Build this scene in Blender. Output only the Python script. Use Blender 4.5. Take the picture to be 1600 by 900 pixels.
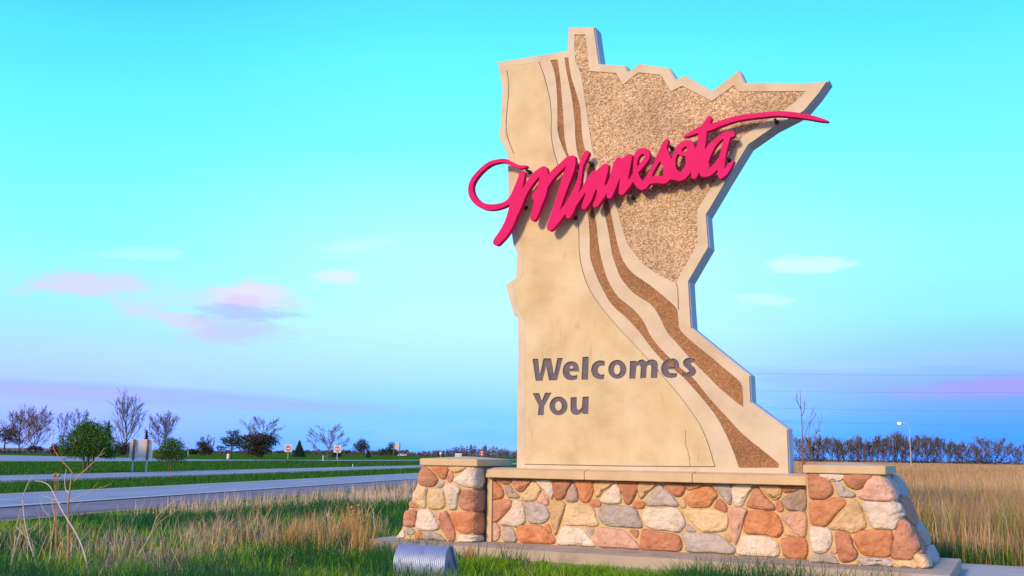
import bpy, bmesh, math, random
import numpy as np
from mathutils import Vector, Matrix
from mathutils.geometry import tessellate_polygon
R = math.radians
sc = bpy.context.scene
for o in list(bpy.data.objects): bpy.data.objects.remove(o)

# ------------------------------------------------------------------ camera
CAMP = np.array([5.156, -14.709, 1.6]); FPX = 1583.0
PITCH, ROLL, YAW = R(9.35), R(0.825), R(26.525)
rotm = Matrix.Rotation(YAW, 3, 'Z') @ Matrix.Rotation(math.pi/2+PITCH, 3, 'X') @ Matrix.Rotation(ROLL, 3, 'Z')
cd = bpy.data.cameras.new('camera'); cam = bpy.data.objects.new('camera', cd); sc.collection.objects.link(cam)
cam.matrix_world = Matrix.Translation(Vector(CAMP)) @ rotm.to_4x4()
cd.sensor_width = 36; cd.lens = FPX/1600*36; cd.clip_start = 0.1; cd.clip_end = 20000
sc.camera = cam
RM = np.array(rotm)
def srgb(r, g, b):
    f = lambda c: (c/255)/12.92 if c/255 <= .04045 else ((c/255+.055)/1.055)**2.4
    return (f(r), f(g), f(b), 1)
def ray(x, y):                       # direction of a line of sight of the photograph (1600 x 900)
    return RM @ np.array([(x-800)/FPX, -(y-450)/FPX, -1.0])
def onY(x, y, Y):
    d = ray(x, y); return CAMP+(Y-CAMP[1])/d[1]*d
def onG(x, y, z=0.0):
    d = ray(x, y); return CAMP+(z-CAMP[2])/d[2]*d

# ------------------------------------------------------------------ sky, sun, exposure
SUN_EL, SUN_AZ = R(24), R(-14)        # the sun stands behind the camera, a little to its left
w = bpy.data.worlds.new("World"); sc.world = w; w.use_nodes = True
nt = w.node_tree; nt.nodes.clear(); L = nt.links.new
def N(t, **k):
    n = nt.nodes.new(t)
    for a, b in k.items(): setattr(n, a, b)
    return n
def M(op, a, b=None, c=None, clamp=False):
    n = N('ShaderNodeMath', operation=op); n.use_clamp = clamp
    for i, v in enumerate((a, b, c)):
        if v is None: continue
        if isinstance(v, (int, float)): n.inputs[i].default_value = v
        else: L(v, n.inputs[i])
    return n.outputs[0]
def mixc(f, a, b, blend='MIX'):
    n = N('ShaderNodeMix', data_type='RGBA', blend_type=blend)
    for s, v in ((n.inputs[0], f), (n.inputs[6], a), (n.inputs[7], b)):
        if isinstance(v, (int, float, tuple)): s.default_value = v
        else: L(v, s)
    return n.outputs[2]
def mrange(v, a, b, c=0, d=1, t='SMOOTHSTEP'):
    n = N('ShaderNodeMapRange', interpolation_type=t); L(v, n.inputs[0])
    for i, x in enumerate((a, b, c, d)): n.inputs[i+1].default_value = x
    return n.outputs[0]
tc = N('ShaderNodeTexCoord'); nrm = N('ShaderNodeVectorMath', operation='NORMALIZE'); L(tc.outputs['Generated'], nrm.inputs[0])
DIR = nrm.outputs[0]; sp = N('ShaderNodeSeparateXYZ'); L(DIR, sp.inputs[0])
EL = M('MULTIPLY', M('ARCSINE', sp.outputs[2]), 180/math.pi)
AZ = M('MULTIPLY', M('ARCTAN2', sp.outputs[0], sp.outputs[1]), 180/math.pi)   # degrees, 0 = +Y, positive to +X
def noise(scale, detail=4, rough=.55, vec=None, stretch=(1,1,1)):
    mp = N('ShaderNodeMapping'); mp.inputs['Scale'].default_value = stretch; L(vec or DIR, mp.inputs[0])
    n = N('ShaderNodeTexNoise'); n.inputs['Scale'].default_value = scale; n.inputs['Detail'].default_value = detail
    n.inputs['Roughness'].default_value = rough; L(mp.outputs[0], n.inputs['Vector']); return n.outputs[0]
def ramp(v, stops):
    n = N('ShaderNodeValToRGB'); L(v, n.inputs[0]); e = n.color_ramp.elements
    while len(e) < len(stops): e.new(.5)
    for q, (p, c) in zip(e, stops): q.position = p; q.color = c
    return n.outputs[0]
rin = M('DIVIDE', M('MAXIMUM', EL, 0.0), 90.0)
leftc = ramp(rin, [(0, srgb(140,182,255)), (.028, srgb(176,198,255)), (.055, srgb(182,222,255)), (.08, srgb(166,242,255)), (.125, srgb(138,255,255)),
                   (.19, srgb(108,248,255)), (.24, srgb(88,228,255)), (.29, srgb(68,192,252)), (.5, srgb(45,135,228)), (1, srgb(32,100,200))])
midc = ramp(rin, [(0, srgb(105,190,255)), (.02, srgb(122,208,255)), (.05, srgb(178,232,255)), (.078, srgb(192,252,255)), (.125, srgb(188,255,255)),
                  (.19, srgb(130,253,255)), (.24, srgb(104,250,255)), (.29, srgb(85,222,255)), (.5, srgb(50,145,232)), (1, srgb(32,100,200))])
rightc = ramp(rin, [(0, srgb(62,160,255)), (.018, srgb(72,165,255)), (.04, srgb(128,172,255)), (.06, srgb(150,200,255)), (.085, srgb(150,238,255)), (.125, srgb(150,255,255)),
                    (.19, srgb(122,250,255)), (.25, srgb(95,236,255)), (.29, srgb(80,215,255)), (.5, srgb(45,135,228)), (1, srgb(32,100,200))])
fm = mrange(AZ, -52, -30); fr = mrange(AZ, -22, 0)
base = mixc(fr, mixc(fm, leftc, midc), rightc)
WISP = noise(2.6, 5, .6, stretch=(1, 1, 7))
base = mixc(M('MULTIPLY', mrange(WISP, .48, .72), mrange(EL, 16, 3, 0, .28)), base, srgb(205,232,255))
CN = noise(11, 9, .66, stretch=(1, 1, 4.5)); CN2 = noise(38, 6, .62, stretch=(1, 1, 4))
def azel(x, y):
    d = ray(x, y); d = d/np.linalg.norm(d); return math.degrees(math.atan2(d[0], d[1])), math.degrees(math.asin(d[2]))
def cloud(col, x0, y0, x1, y1, th, colr, amt, k=1.25):
    """one streak of cloud from (x0,y0) to (x1,y1), th degrees thick"""
    a0, e0 = azel(x0, y0); a1, e1 = azel(x1, y1); am, em = (a0+a1)/2, (e0+e1)/2; sl = (e1-e0)/(a1-a0)
    dx = M('SUBTRACT', AZ, am); u = M('DIVIDE', dx, (a1-a0)/2*1.15)
    v = M('DIVIDE', M('SUBTRACT', EL, M('MULTIPLY_ADD', dx, sl, em)), th/2*1.35)
    d = M('SQRT', M('ADD', M('MULTIPLY', u, u), M('MULTIPLY', v, v)))
    d = M('ADD', d, M('MULTIPLY', M('SUBTRACT', CN, .5), k*2.2)); d = M('ADD', d, M('MULTIPLY', M('SUBTRACT', CN2, .5), k*.9))
    return mixc(mrange(d, 1.2, .4, 0, amt), col, colr)
pink, lav, mauve = srgb(222,214,255), srgb(198,216,255), srgb(176,200,255)
base = cloud(base, 10, 448, 215, 444, .95, pink, .85)
base = cloud(base, 150, 398, 290, 396, .5, srgb(190,250,255), .6)
base = cloud(base, 175, 478, 370, 520, 1.0, pink, .75)
base = cloud(base, 290, 512, 480, 522, 1.1, srgb(196,208,255), .8)
base = cloud(base, 210, 462, 450, 470, 1.0, srgb(200,235,255), .5)
base = cloud(base, 315, 462, 452, 464, 1.7, srgb(215,228,255), .8)
base = cloud(base, 340, 452, 440, 458, .9, srgb(232,228,255), .95)
base = cloud(base, 350, 470, 410, 474, .7, srgb(226,208,252), .8)
base = cloud(base, 310, 484, 465, 496, .6, mauve, .8)
base = cloud(base, 495, 430, 560, 433, .65, srgb(225,238,255), .9)
base = cloud(base, 500, 388, 610, 380, .7, srgb(205,252,255), .6)
base = cloud(base, 1205, 412, 1345, 404, .8, srgb(215,255,255), .9)
base = cloud(base, 1140, 462, 1235, 472, .5, srgb(205,250,255), .8)
base = cloud(base, -260, 586, 600, 640, .85, srgb(160,190,248), .95, .22)
base = cloud(base, -260, 596, 260, 618, .6, srgb(186,186,252), .55, .3)
base = cloud(base, 1400, 612, 1760, 594, .9, srgb(168,158,250), .85, .35)
base = cloud(base, 1180, 585, 1500, 610, 1.0, srgb(148,182,252), .5, .5)
# dusk glow round the low sun, behind the camera
sd = N('ShaderNodeVectorMath', operation='DOT_PRODUCT'); L(DIR, sd.inputs[0])
sd.inputs[1].default_value = (math.sin(SUN_AZ)*math.cos(SUN_EL), -math.cos(SUN_AZ)*math.cos(SUN_EL), math.sin(SUN_EL))
base = mixc(1.0, base, (1.0, 1.03, 1.5, 1), 'MULTIPLY')
base = mixc(mrange(sd.outputs['Value'], 0.45, 1.0, 0, .8), base, (1.25, .86, .62, 1))
base = mixc(mrange(EL, -.2, -3), base, (.10, .12, .10, 1))
sky = N('ShaderNodeTexSky', sky_type='NISHITA'); sky.sun_disc = False; sky.sun_elevation = SUN_EL; sky.sun_rotation = math.pi - SUN_AZ
skyl = mixc(1.0, base, mixc(1.0, sky.outputs[0], (.004, .004, .004, 1), 'MULTIPLY'), 'ADD')
bg = N('ShaderNodeBackground'); L(skyl, bg.inputs[0]); bg.inputs[1].default_value = 1.0
out = N('ShaderNodeOutputWorld'); L(bg.outputs[0], out.inputs[0])

sl = bpy.data.lights.new('sun', 'SUN'); sl.energy = 3.85; sl.angle = R(9); sl.color = (1, .74, .46)
so = bpy.data.objects.new('sun', sl); sc.collection.objects.link(so)
so.rotation_euler = Vector((math.sin(SUN_AZ)*math.cos(SUN_EL), -math.cos(SUN_AZ)*math.cos(SUN_EL), math.sin(SUN_EL))).to_track_quat('Z', 'Y').to_euler()
vs = sc.view_settings; vs.view_transform = 'Standard'; vs.look = 'None'; vs.exposure = 0.0; vs.gamma = 1
sc.render.engine = 'CYCLES'

# ------------------------------------------------------------------ helpers
C = sc.collection
def tag(o, label=None, cat=None, group=None, kind=None):
    for k, v in (('label', label), ('category', cat), ('group', group), ('kind', kind)):
        if v: o[k] = v
    return o
def link(name, me, mat=None, parent=None):
    if mat and not me.materials: me.materials.append(mat)
    o = bpy.data.objects.new(name, me); C.objects.link(o)
    if parent: o.parent = parent
    return o
def obj(name, V, F, mat=None, parent=None, smooth=False, recalc=True):
    me = bpy.data.meshes.new(name); me.from_pydata([tuple(map(float, v)) for v in V], [], [tuple(f) for f in F])
    me.validate(); me.update()
    if recalc: bm = bmesh.new(); bm.from_mesh(me); bmesh.ops.recalc_face_normals(bm, faces=bm.faces); bm.to_mesh(me); bm.free()
    if smooth: me.polygons.foreach_set('use_smooth', [True]*len(me.polygons))
    return link(name, me, mat, parent)
def thing(name, label, cat, loc=(0,0,0), rz=0, group=None):
    o = bpy.data.objects.new(name, None); C.objects.link(o); o.location = loc; o.rotation_euler.z = rz
    o.empty_display_size = .2
    return tag(o, label, cat, group)
class MB:
    def __init__(s): s.V = []; s.F = []
    def add(s, V, F):
        n = len(s.V); s.V += [tuple(v) for v in V]; s.F += [tuple(i+n for i in f) for f in F]
    def box(s, x0, x1, y0, y1, z0, z1):
        s.add([(x,y,z) for z in (z0,z1) for y in (y0,y1) for x in (x0,x1)], [(0,2,3,1),(4,5,7,6),(0,1,5,4),(1,3,7,5),(3,2,6,7),(2,0,4,6)])
    def tube(s, P, rad, k=6, cap=True):
        P = [Vector(p) for p in P]; rings = []
        if isinstance(rad, (int, float)): rad = [rad]*len(P)
        for i, p in enumerate(P):
            t = (P[min(i+1, len(P)-1)]-P[max(i-1, 0)])
            if t.length < 1e-9: t = Vector((0,0,1))
            t.normalize(); a = t.orthogonal() if abs(t.z) > .99 else t.cross(Vector((0,0,1)))
            a.normalize(); b = t.cross(a)
            rings.append([p+(a*math.cos(2*math.pi*j/k)+b*math.sin(2*math.pi*j/k))*rad[i] for j in range(k)])
        V = [v for r_ in rings for v in r_]; F = []
        for i in range(len(P)-1):
            for j in range(k): F.append((i*k+j, i*k+(j+1)%k, (i+1)*k+(j+1)%k, (i+1)*k+j))
        if cap: F.append(tuple(range(k))[::-1]); F.append(tuple((len(P)-1)*k+j for j in range(k)))
        s.add(V, F)
    def prism(s, poly, f):            # poly: list of 2D points, f(u,v,w) -> 3D, w in 0..1
        n = len(poly); s.add([f(u, v, 0) for u, v in poly]+[f(u, v, 1) for u, v in poly],
                             [tuple(range(n)), tuple(range(n, 2*n))[::-1]]+[(i, i+n, (i+1)%n+n, (i+1)%n) for i in range(n)])
    def build(s, name, mat, parent=None, smooth=False): return obj(name, s.V, s.F, mat, parent, smooth)
def bevel(o, wd, seg=2, ang=R(40)):
    bm = bmesh.new(); bm.from_mesh(o.data)
    es = [e for e in bm.edges if len(e.link_faces) == 2 and e.calc_face_angle(0) > ang]
    bmesh.ops.bevel(bm, geom=es, offset=wd, segments=seg, affect='EDGES', clamp_overlap=True)
    bm.to_mesh(o.data); bm.free(); return o

# ------------------------------------------------------------------ materials
def mat(name, cols, scale=4, rough=.85, detail=6, bump=0., bscale=40, spots=None, metallic=0, stretch=(1,1,1), obj_rand=0, coords='Object', extra=None, bdist=.02, spec=.3):
    """procedural surface: noise between the colours of cols, fine relief, optional stains"""
    m = bpy.data.materials.new(name); m.use_nodes = True; t = m.node_tree; b = t.nodes['Principled BSDF']
    b.inputs['Roughness'].default_value = rough; b.inputs['Metallic'].default_value = metallic; b.inputs['Specular IOR Level'].default_value = spec
    ln = t.links.new; tc = t.nodes.new('ShaderNodeTexCoord'); mp = t.nodes.new('ShaderNodeMapping'); mp.inputs['Scale'].default_value = stretch
    ln(tc.outputs[coords], mp.inputs[0])
    if obj_rand:
        oi = t.nodes.new('ShaderNodeObjectInfo'); vm = t.nodes.new('ShaderNodeVectorMath'); vm.operation = 'SCALE'
        vm.inputs[0].default_value = (37, 17, 53); ln(oi.outputs['Random'], vm.inputs['Scale']); ln(vm.outputs[0], mp.inputs['Location'])
    nz = t.nodes.new('ShaderNodeTexNoise'); nz.inputs['Scale'].default_value = scale; nz.inputs['Detail'].default_value = detail; nz.inputs['Roughness'].default_value = .62
    ln(mp.outputs[0], nz.inputs['Vector'])
    rp = t.nodes.new('ShaderNodeValToRGB'); ln(nz.outputs[0], rp.inputs[0]); e = rp.color_ramp.elements
    while len(e) < len(cols): e.new(.5)
    for i, (q, c) in enumerate(zip(e, cols)): q.position = .28+.44*i/max(1, len(cols)-1); q.color = (*c[:3], 1)
    col = rp.outputs[0]
    def mix(f, a, bb, bl='MIX'):
        n = t.nodes.new('ShaderNodeMix'); n.data_type = 'RGBA'; n.blend_type = bl
        for s_, v in ((n.inputs[0], f), (n.inputs[6], a), (n.inputs[7], bb)):
            if isinstance(v, (int, float, tuple)): s_.default_value = v
            else: ln(v, s_)
        return n.outputs[2]
    if spots:
        for (c, sc_, lo, hi, amt, st) in spots:
            mp2 = t.nodes.new('ShaderNodeMapping'); mp2.inputs['Scale'].default_value = st; mp2.inputs['Location'].default_value = (sc_, 3.1, 7.7); ln(tc.outputs[coords], mp2.inputs[0])
            n2 = t.nodes.new('ShaderNodeTexNoise'); n2.inputs['Scale'].default_value = sc_; n2.inputs['Detail'].default_value = 5; ln(mp2.outputs[0], n2.inputs['Vector'])
            mr = t.nodes.new('ShaderNodeMapRange'); ln(n2.outputs[0], mr.inputs[0])
            for i, v in enumerate((lo, hi, 0, amt)): mr.inputs[i+1].default_value = v
            col = mix(mr.outputs[0], col, (*c[:3], 1))
    if obj_rand:
        hv = t.nodes.new('ShaderNodeHueSaturation'); ln(col, hv.inputs['Color'])
        mr = t.nodes.new('ShaderNodeMapRange'); ln(oi.outputs['Random'], mr.inputs[0]); mr.inputs[3].default_value = 1-obj_rand; mr.inputs[4].default_value = 1+obj_rand
        ln(mr.outputs[0], hv.inputs['Value']); col = hv.outputs[0]
    ln(col, b.inputs['Base Color'])
    if bump:
        n3 = t.nodes.new('ShaderNodeTexNoise'); n3.inputs['Scale'].default_value = bscale; n3.inputs['Detail'].default_value = 6; ln(mp.outputs[0], n3.inputs['Vector'])
        bp = t.nodes.new('ShaderNodeBump'); bp.inputs['Strength'].default_value = bump; bp.inputs['Distance'].default_value = bdist; ln(n3.outputs[0], bp.inputs['Height']); ln(bp.outputs[0], b.inputs['Normal'])
    if extra: extra(m, t, b, col, mix)
    return m
def pebble_mat(name, cols, scale, bump=.8):
    m = bpy.data.materials.new(name); m.use_nodes = True; t = m.node_tree; b = t.nodes['Principled BSDF']; b.inputs['Roughness'].default_value = .8; ln = t.links.new
    tc = t.nodes.new('ShaderNodeTexCoord'); v = t.nodes.new('ShaderNodeTexVoronoi'); v.inputs['Scale'].default_value = scale; ln(tc.outputs['Object'], v.inputs['Vector'])
    sx = t.nodes.new('ShaderNodeSeparateColor'); ln(v.outputs['Color'], sx.inputs[0])
    rp = t.nodes.new('ShaderNodeValToRGB'); rp.color_ramp.interpolation = 'CONSTANT'; ln(sx.outputs[0], rp.inputs[0]); e = rp.color_ramp.elements
    while len(e) < len(cols): e.new(.5)
    for i, (q, c) in enumerate(zip(e, cols)): q.position = i/len(cols); q.color = (*c[:3], 1)
    nz = t.nodes.new('ShaderNodeTexNoise'); nz.inputs['Scale'].default_value = 1.3; nz.inputs['Detail'].default_value = 5; ln(tc.outputs['Object'], nz.inputs['Vector'])
    mr = t.nodes.new('ShaderNodeMapRange'); ln(nz.outputs[0], mr.inputs[0]); mr.inputs[1].default_value = .35; mr.inputs[2].default_value = .7; mr.inputs[3].default_value = 1.12; mr.inputs[4].default_value = .78
    hv = t.nodes.new('ShaderNodeHueSaturation'); ln(rp.outputs[0], hv.inputs['Color']); ln(mr.outputs[0], hv.inputs['Value'])
    ln(hv.outputs[0], b.inputs['Base Color'])
    bp = t.nodes.new('ShaderNodeBump'); bp.inputs['Strength'].default_value = bump; bp.inputs['Distance'].default_value = .02; bp.invert = True
    ln(v.outputs['Distance'], bp.inputs['Height']); ln(bp.outputs[0], b.inputs['Normal'])
    return m
def blade_mat(name, trans=.25):
    m = bpy.data.materials.new(name); m.use_nodes = True; t = m.node_tree; b = t.nodes['Principled BSDF']; b.inputs['Roughness'].default_value = .7; b.inputs['Specular IOR Level'].default_value = .2
    a = t.nodes.new('ShaderNodeVertexColor'); a.layer_name = 'Col'; t.links.new(a.outputs[0], b.inputs['Base Color'])
    tr = t.nodes.new('ShaderNodeBsdfTranslucent'); t.links.new(a.outputs[0], tr.inputs[0]); mx = t.nodes.new('ShaderNodeMixShader'); mx.inputs[0].default_value = trans
    o_ = t.nodes['Material Output']; t.links.new(b.outputs[0], mx.inputs[1]); t.links.new(tr.outputs[0], mx.inputs[2]); t.links.new(mx.outputs[0], o_.inputs[0])
    return m
c3 = lambda r, g, b: (r, g, b)
CONC = mat('cast_concrete', [c3(.49,.385,.24), c3(.59,.475,.31), c3(.65,.54,.37)], 1.9, bump=.25, bscale=30, bdist=.008,
           spots=[(c3(.54,.34,.17), 1.1, .54, .74, .38, (1,1,.6)), (c3(.66,.58,.46), 1.3, .52, .70, .45, (1,1,1)), (c3(.48,.35,.21), 7, .60, .74, .20, (1,1,.35)), (c3(.44,.31,.19), 22, .62, .72, .30, (1,1,1)), (c3(.34,.24,.16), 7, .66, .76, .5, (1,1,.25)), (c3(.26,.18,.12), 45, .70, .76, .6, (1,1,1))])
CONC_EDGE = mat('edge_concrete', [c3(.46,.46,.50), c3(.55,.55,.60)], 2.2, bump=.25, bscale=40, bdist=.006, spots=[(c3(.32,.26,.22), 40, .68, .75, .6, (1,1,1)), (c3(.45,.32,.22), 3, .6, .75, .4, (1,1,.4))])
COPE = mat('coping_concrete', [c3(.52,.385,.24), c3(.62,.475,.31)], 3, bump=.3, bscale=45, bdist=.006, spots=[(c3(.30,.24,.18), 3, .62, .75, .5, (1,1,1)), (c3(.30,.24,.18), 40, .68, .76, .5, (1,1,1))])
PLINTH = mat('plinth_concrete', [c3(.34,.29,.23), c3(.44,.37,.30)], 1.7, bump=.35, bscale=35, bdist=.008, spots=[(c3(.22,.19,.16), 3.5, .55, .7, .6, (1,1,1))])
APRON = mat('apron_concrete', [c3(.36,.35,.33), c3(.46,.44,.41)], 1.3, bump=.3, bscale=40, spots=[(c3(.25,.23,.2), 3, .55, .7, .5, (1,1,1))])
MORTAR = mat('mortar', [c3(.50,.36,.20), c3(.60,.45,.27)], 5, bump=.6, bscale=60, bdist=.01)
ROUGH = pebble_mat('exposed_aggregate', [c3(.39,.25,.155), c3(.62,.45,.30), c3(.53,.365,.235), c3(.70,.53,.39), c3(.43,.28,.17), c3(.58,.405,.265)], 40, 1)
CONC_PALE = mat('pale_border_concrete', [c3(.50,.405,.31), c3(.58,.485,.385), c3(.63,.54,.45)], 1.8, bump=.25, bscale=30, bdist=.008,
           spots=[(c3(.46,.30,.18), 1.6, .60, .74, .45, (1,1,.6)), (c3(.40,.30,.22), 9, .66, .76, .4, (1,1,.25)), (c3(.26,.18,.14), 50, .70, .76, .7, (1,1,1))])
RIVER = pebble_mat('brown_aggregate', [c3(.25,.115,.05), c3(.33,.165,.08), c3(.29,.135,.06), c3(.40,.22,.12), c3(.27,.125,.055), c3(.31,.15,.07)], 60, .45)
ENGR = mat('engraved_slate_paint', [c3(.105,.09,.135), c3(.155,.135,.185)], 8, bump=.3, bscale=60, bdist=.005)
PINK = mat('magenta_paint', [c3(.56,.012,.12), c3(.64,.018,.165)], 2, rough=.65, bump=.05, bscale=30, spec=.08)
DARKM = mat('dark_steel', [c3(.03,.03,.035), c3(.05,.05,.06)], 4, rough=.5)
STONE = {}
for k, a, b_ in (('orange', (.52,.19,.085), (.68,.32,.17)), ('rust', (.42,.17,.10), (.56,.27,.17)), ('rose', (.46,.20,.125), (.60,.30,.20)), ('pink', (.60,.34,.27), (.74,.47,.38)),
                 ('tan', (.56,.36,.20), (.68,.48,.29)), ('cream', (.62,.45,.27), (.75,.58,.38)), ('white', (.64,.53,.45), (.78,.68,.60)), ('grey', (.40,.34,.33), (.54,.47,.46)), ('mauve', (.38,.27,.25), (.50,.38,.35))):
    a, b_ = tuple(x*.9 for x in a), tuple(x*.93 for x in b_)
    STONE[k] = mat(k+'_cast_stone', [tuple(x*.85 for x in a), tuple((x+y)/2 for x, y in zip(a, b_)), b_], 5, bump=1, bscale=15, bdist=.045, obj_rand=.10,
                   spots=[(tuple(x*.5 for x in a), 14, .62, .75, .5, (1,1,1)), (tuple(min(1, x*1.15+.03) for x in b_), 6, .58, .72, .5, (1,1,1))])

# ------------------------------------------------------------------ 2-D shapes: distance fields and their outlines
def smooth_closed(P, n=4):
    P = np.array(P, float); m = len(P); out = []
    for i in range(m):
        p0, p1, p2, p3 = P[i-1], P[i], P[(i+1)%m], P[(i+2)%m]
        for k in range(n):
            t = k/n; out.append(.5*(2*p1+(p2-p0)*t+(2*p0-5*p1+4*p2-p3)*t*t+(3*p1-p0-3*p2+p3)*t**3))
    return np.array(out)
def smooth_open(P, n=6):
    P = np.array(P, float); Q = np.vstack([2*P[0]-P[1], P, 2*P[-1]-P[-2]]); out = []
    for i in range(1, len(Q)-2):
        p0, p1, p2, p3 = Q[i-1:i+3]
        for k in range(n):
            t = k/n; out.append(.5*(2*p1+(p2-p0)*t+(2*p0-5*p1+4*p2-p3)*t*t+(3*p1-p0-3*p2+p3)*t**3))
    out.append(P[-1]); return np.array(out)
class Field:
    def __init__(s, x0, x1, z0, z1, h):
        s.h = h; s.x0, s.z0 = x0, z0; s.nx = int((x1-x0)/h)+1; s.nz = int((z1-z0)/h)+1
        s.X, s.Z = np.meshgrid(x0+h*np.arange(s.nx), z0+h*np.arange(s.nz))
    def win(s, a, b, c, d):
        i0 = max(0, int((a-s.x0)/s.h)-1); i1 = min(s.nx, int((b-s.x0)/s.h)+3); j0 = max(0, int((c-s.z0)/s.h)-1); j1 = min(s.nz, int((d-s.z0)/s.h)+3)
        return slice(j0, j1), slice(i0, i1)
    def poly(s, P, pad=.1):
        """signed distance to a polygon (negative inside), exact within pad of its box"""
        P = np.array(P, float); D = np.full(s.X.shape, 9.0)
        w = s.win(P[:,0].min()-pad, P[:,0].max()+pad, P[:,1].min()-pad, P[:,1].max()+pad); X, Z = s.X[w], s.Z[w]
        ins = np.zeros(X.shape, bool); d2 = np.full(X.shape, 81.0)
        for i in range(len(P)):
            a, b = P[i-1], P[i]; e = b-a; l2 = e@e
            if l2 < 1e-12: continue
            c = (a[1] > Z) != (b[1] > Z)
            with np.errstate(divide='ignore', invalid='ignore'): ins ^= c & (X < a[0]+(Z-a[1])*e[0]/(e[1] if e[1] else 1e-12))
            t = np.clip(((X-a[0])*e[0]+(Z-a[1])*e[1])/l2, 0, 1); d2 = np.minimum(d2, (X-a[0]-t*e[0])**2+(Z-a[1]-t*e[1])**2)
        d = np.sqrt(d2); D[w] = np.where(ins, -d, d); return D
    def stroke(s, D, P):
        """union a stroke of samples (x, z, radius) into D"""
        for a, b in zip(P[:-1], P[1:]):
            r = max(a[2], b[2])+.05; w = s.win(min(a[0], b[0])-r, max(a[0], b[0])+r, min(a[1], b[1])-r, max(a[1], b[1])+r); X, Z = s.X[w], s.Z[w]
            e = b[:2]-a[:2]; l2 = max(e@e, 1e-12); t = np.clip(((X-a[0])*e[0]+(Z-a[1])*e[1])/l2, 0, 1)
            d = np.hypot(X-a[0]-t*e[0], Z-a[1]-t*e[1])-(a[2]+(b[2]-a[2])*t); D[w] = np.minimum(D[w], d)
        return D
    def contours(s, D, tol=.0015, minlen=8):
        """closed outlines of D < 0 (marching squares)"""
        I = D < 0; D = np.where(np.abs(D) < 1e-7, 1e-7, D)
        q = I[:-1,:-1]*1+I[:-1,1:]*2+I[1:,1:]*4+I[1:,:-1]*8
        js, is_ = np.nonzero((q > 0) & (q < 15)); pts = {}; nxt = {}
        def E(k, j, i):
            if k == 0: key = ('h', j, i); a, b = (j, i), (j, i+1)
            elif k == 1: key = ('v', j, i+1); a, b = (j, i+1), (j+1, i+1)
            elif k == 2: key = ('h', j+1, i); a, b = (j+1, i), (j+1, i+1)
            else: key = ('v', j, i); a, b = (j, i), (j+1, i)
            if key not in pts:
                da, db = D[a], D[b]; t = da/(da-db); pts[key] = (s.x0+s.h*(a[1]+t*(b[1]-a[1])), s.z0+s.h*(a[0]+t*(b[0]-a[0])))
            return key
        T = {1:[(3,0)],2:[(0,1)],3:[(3,1)],4:[(1,2)],5:[(3,0),(1,2)],6:[(0,2)],7:[(3,2)],8:[(2,3)],9:[(2,0)],10:[(0,1),(2,3)],11:[(2,1)],12:[(1,3)],13:[(1,0)],14:[(0,3)]}
        for j, i in zip(js.tolist(), is_.tolist()):
            for a, b in T[int(q[j, i])]: nxt[E(a, j, i)] = E(b, j, i)
        loops = []
        while nxt:
            k0 = next(iter(nxt)); loop = []; k = k0
            while k in nxt: loop.append(pts[k]); k = nxt.pop(k)
            if len(loop) >= minlen: loops.append(dp(np.array(loop), tol))
        return [l for l in loops if len(l) >= 4]
def dp(P, tol):
    n = len(P); a = 0; b = int(np.argmax(((P-P[0])**2).sum(1)))
    Q = np.vstack([P, P[:1]]); keep = np.zeros(n+1, bool); keep[[0, b, n]] = True; st = [(0, b), (b, n)]
    while st:
        i, j = st.pop()
        if j-i < 2: continue
        e = Q[j]-Q[i]; L_ = np.hypot(*e) or 1e-9; v = Q[i+1:j]-Q[i]
        d = np.abs(v[:,0]*e[1]-v[:,1]*e[0])/L_; k = int(np.argmax(d))
        if d[k] > tol: k += i+1; keep[k] = True; st += [(i, k), (k, j)]
    return Q[:-1][keep[:-1]]
def area(P): return .5*float(np.sum(P[:,0]*np.roll(P[:,1], -1)-np.roll(P[:,0], -1)*P[:,1]))
def inside(p, P):
    c = False
    for i in range(len(P)):
        a, b = P[i-1], P[i]
        if (a[1] > p[1]) != (b[1] > p[1]) and p[0] < a[0]+(p[1]-a[1])*(b[0]-a[0])/(b[1]-a[1]): c = not c
    return c
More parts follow.
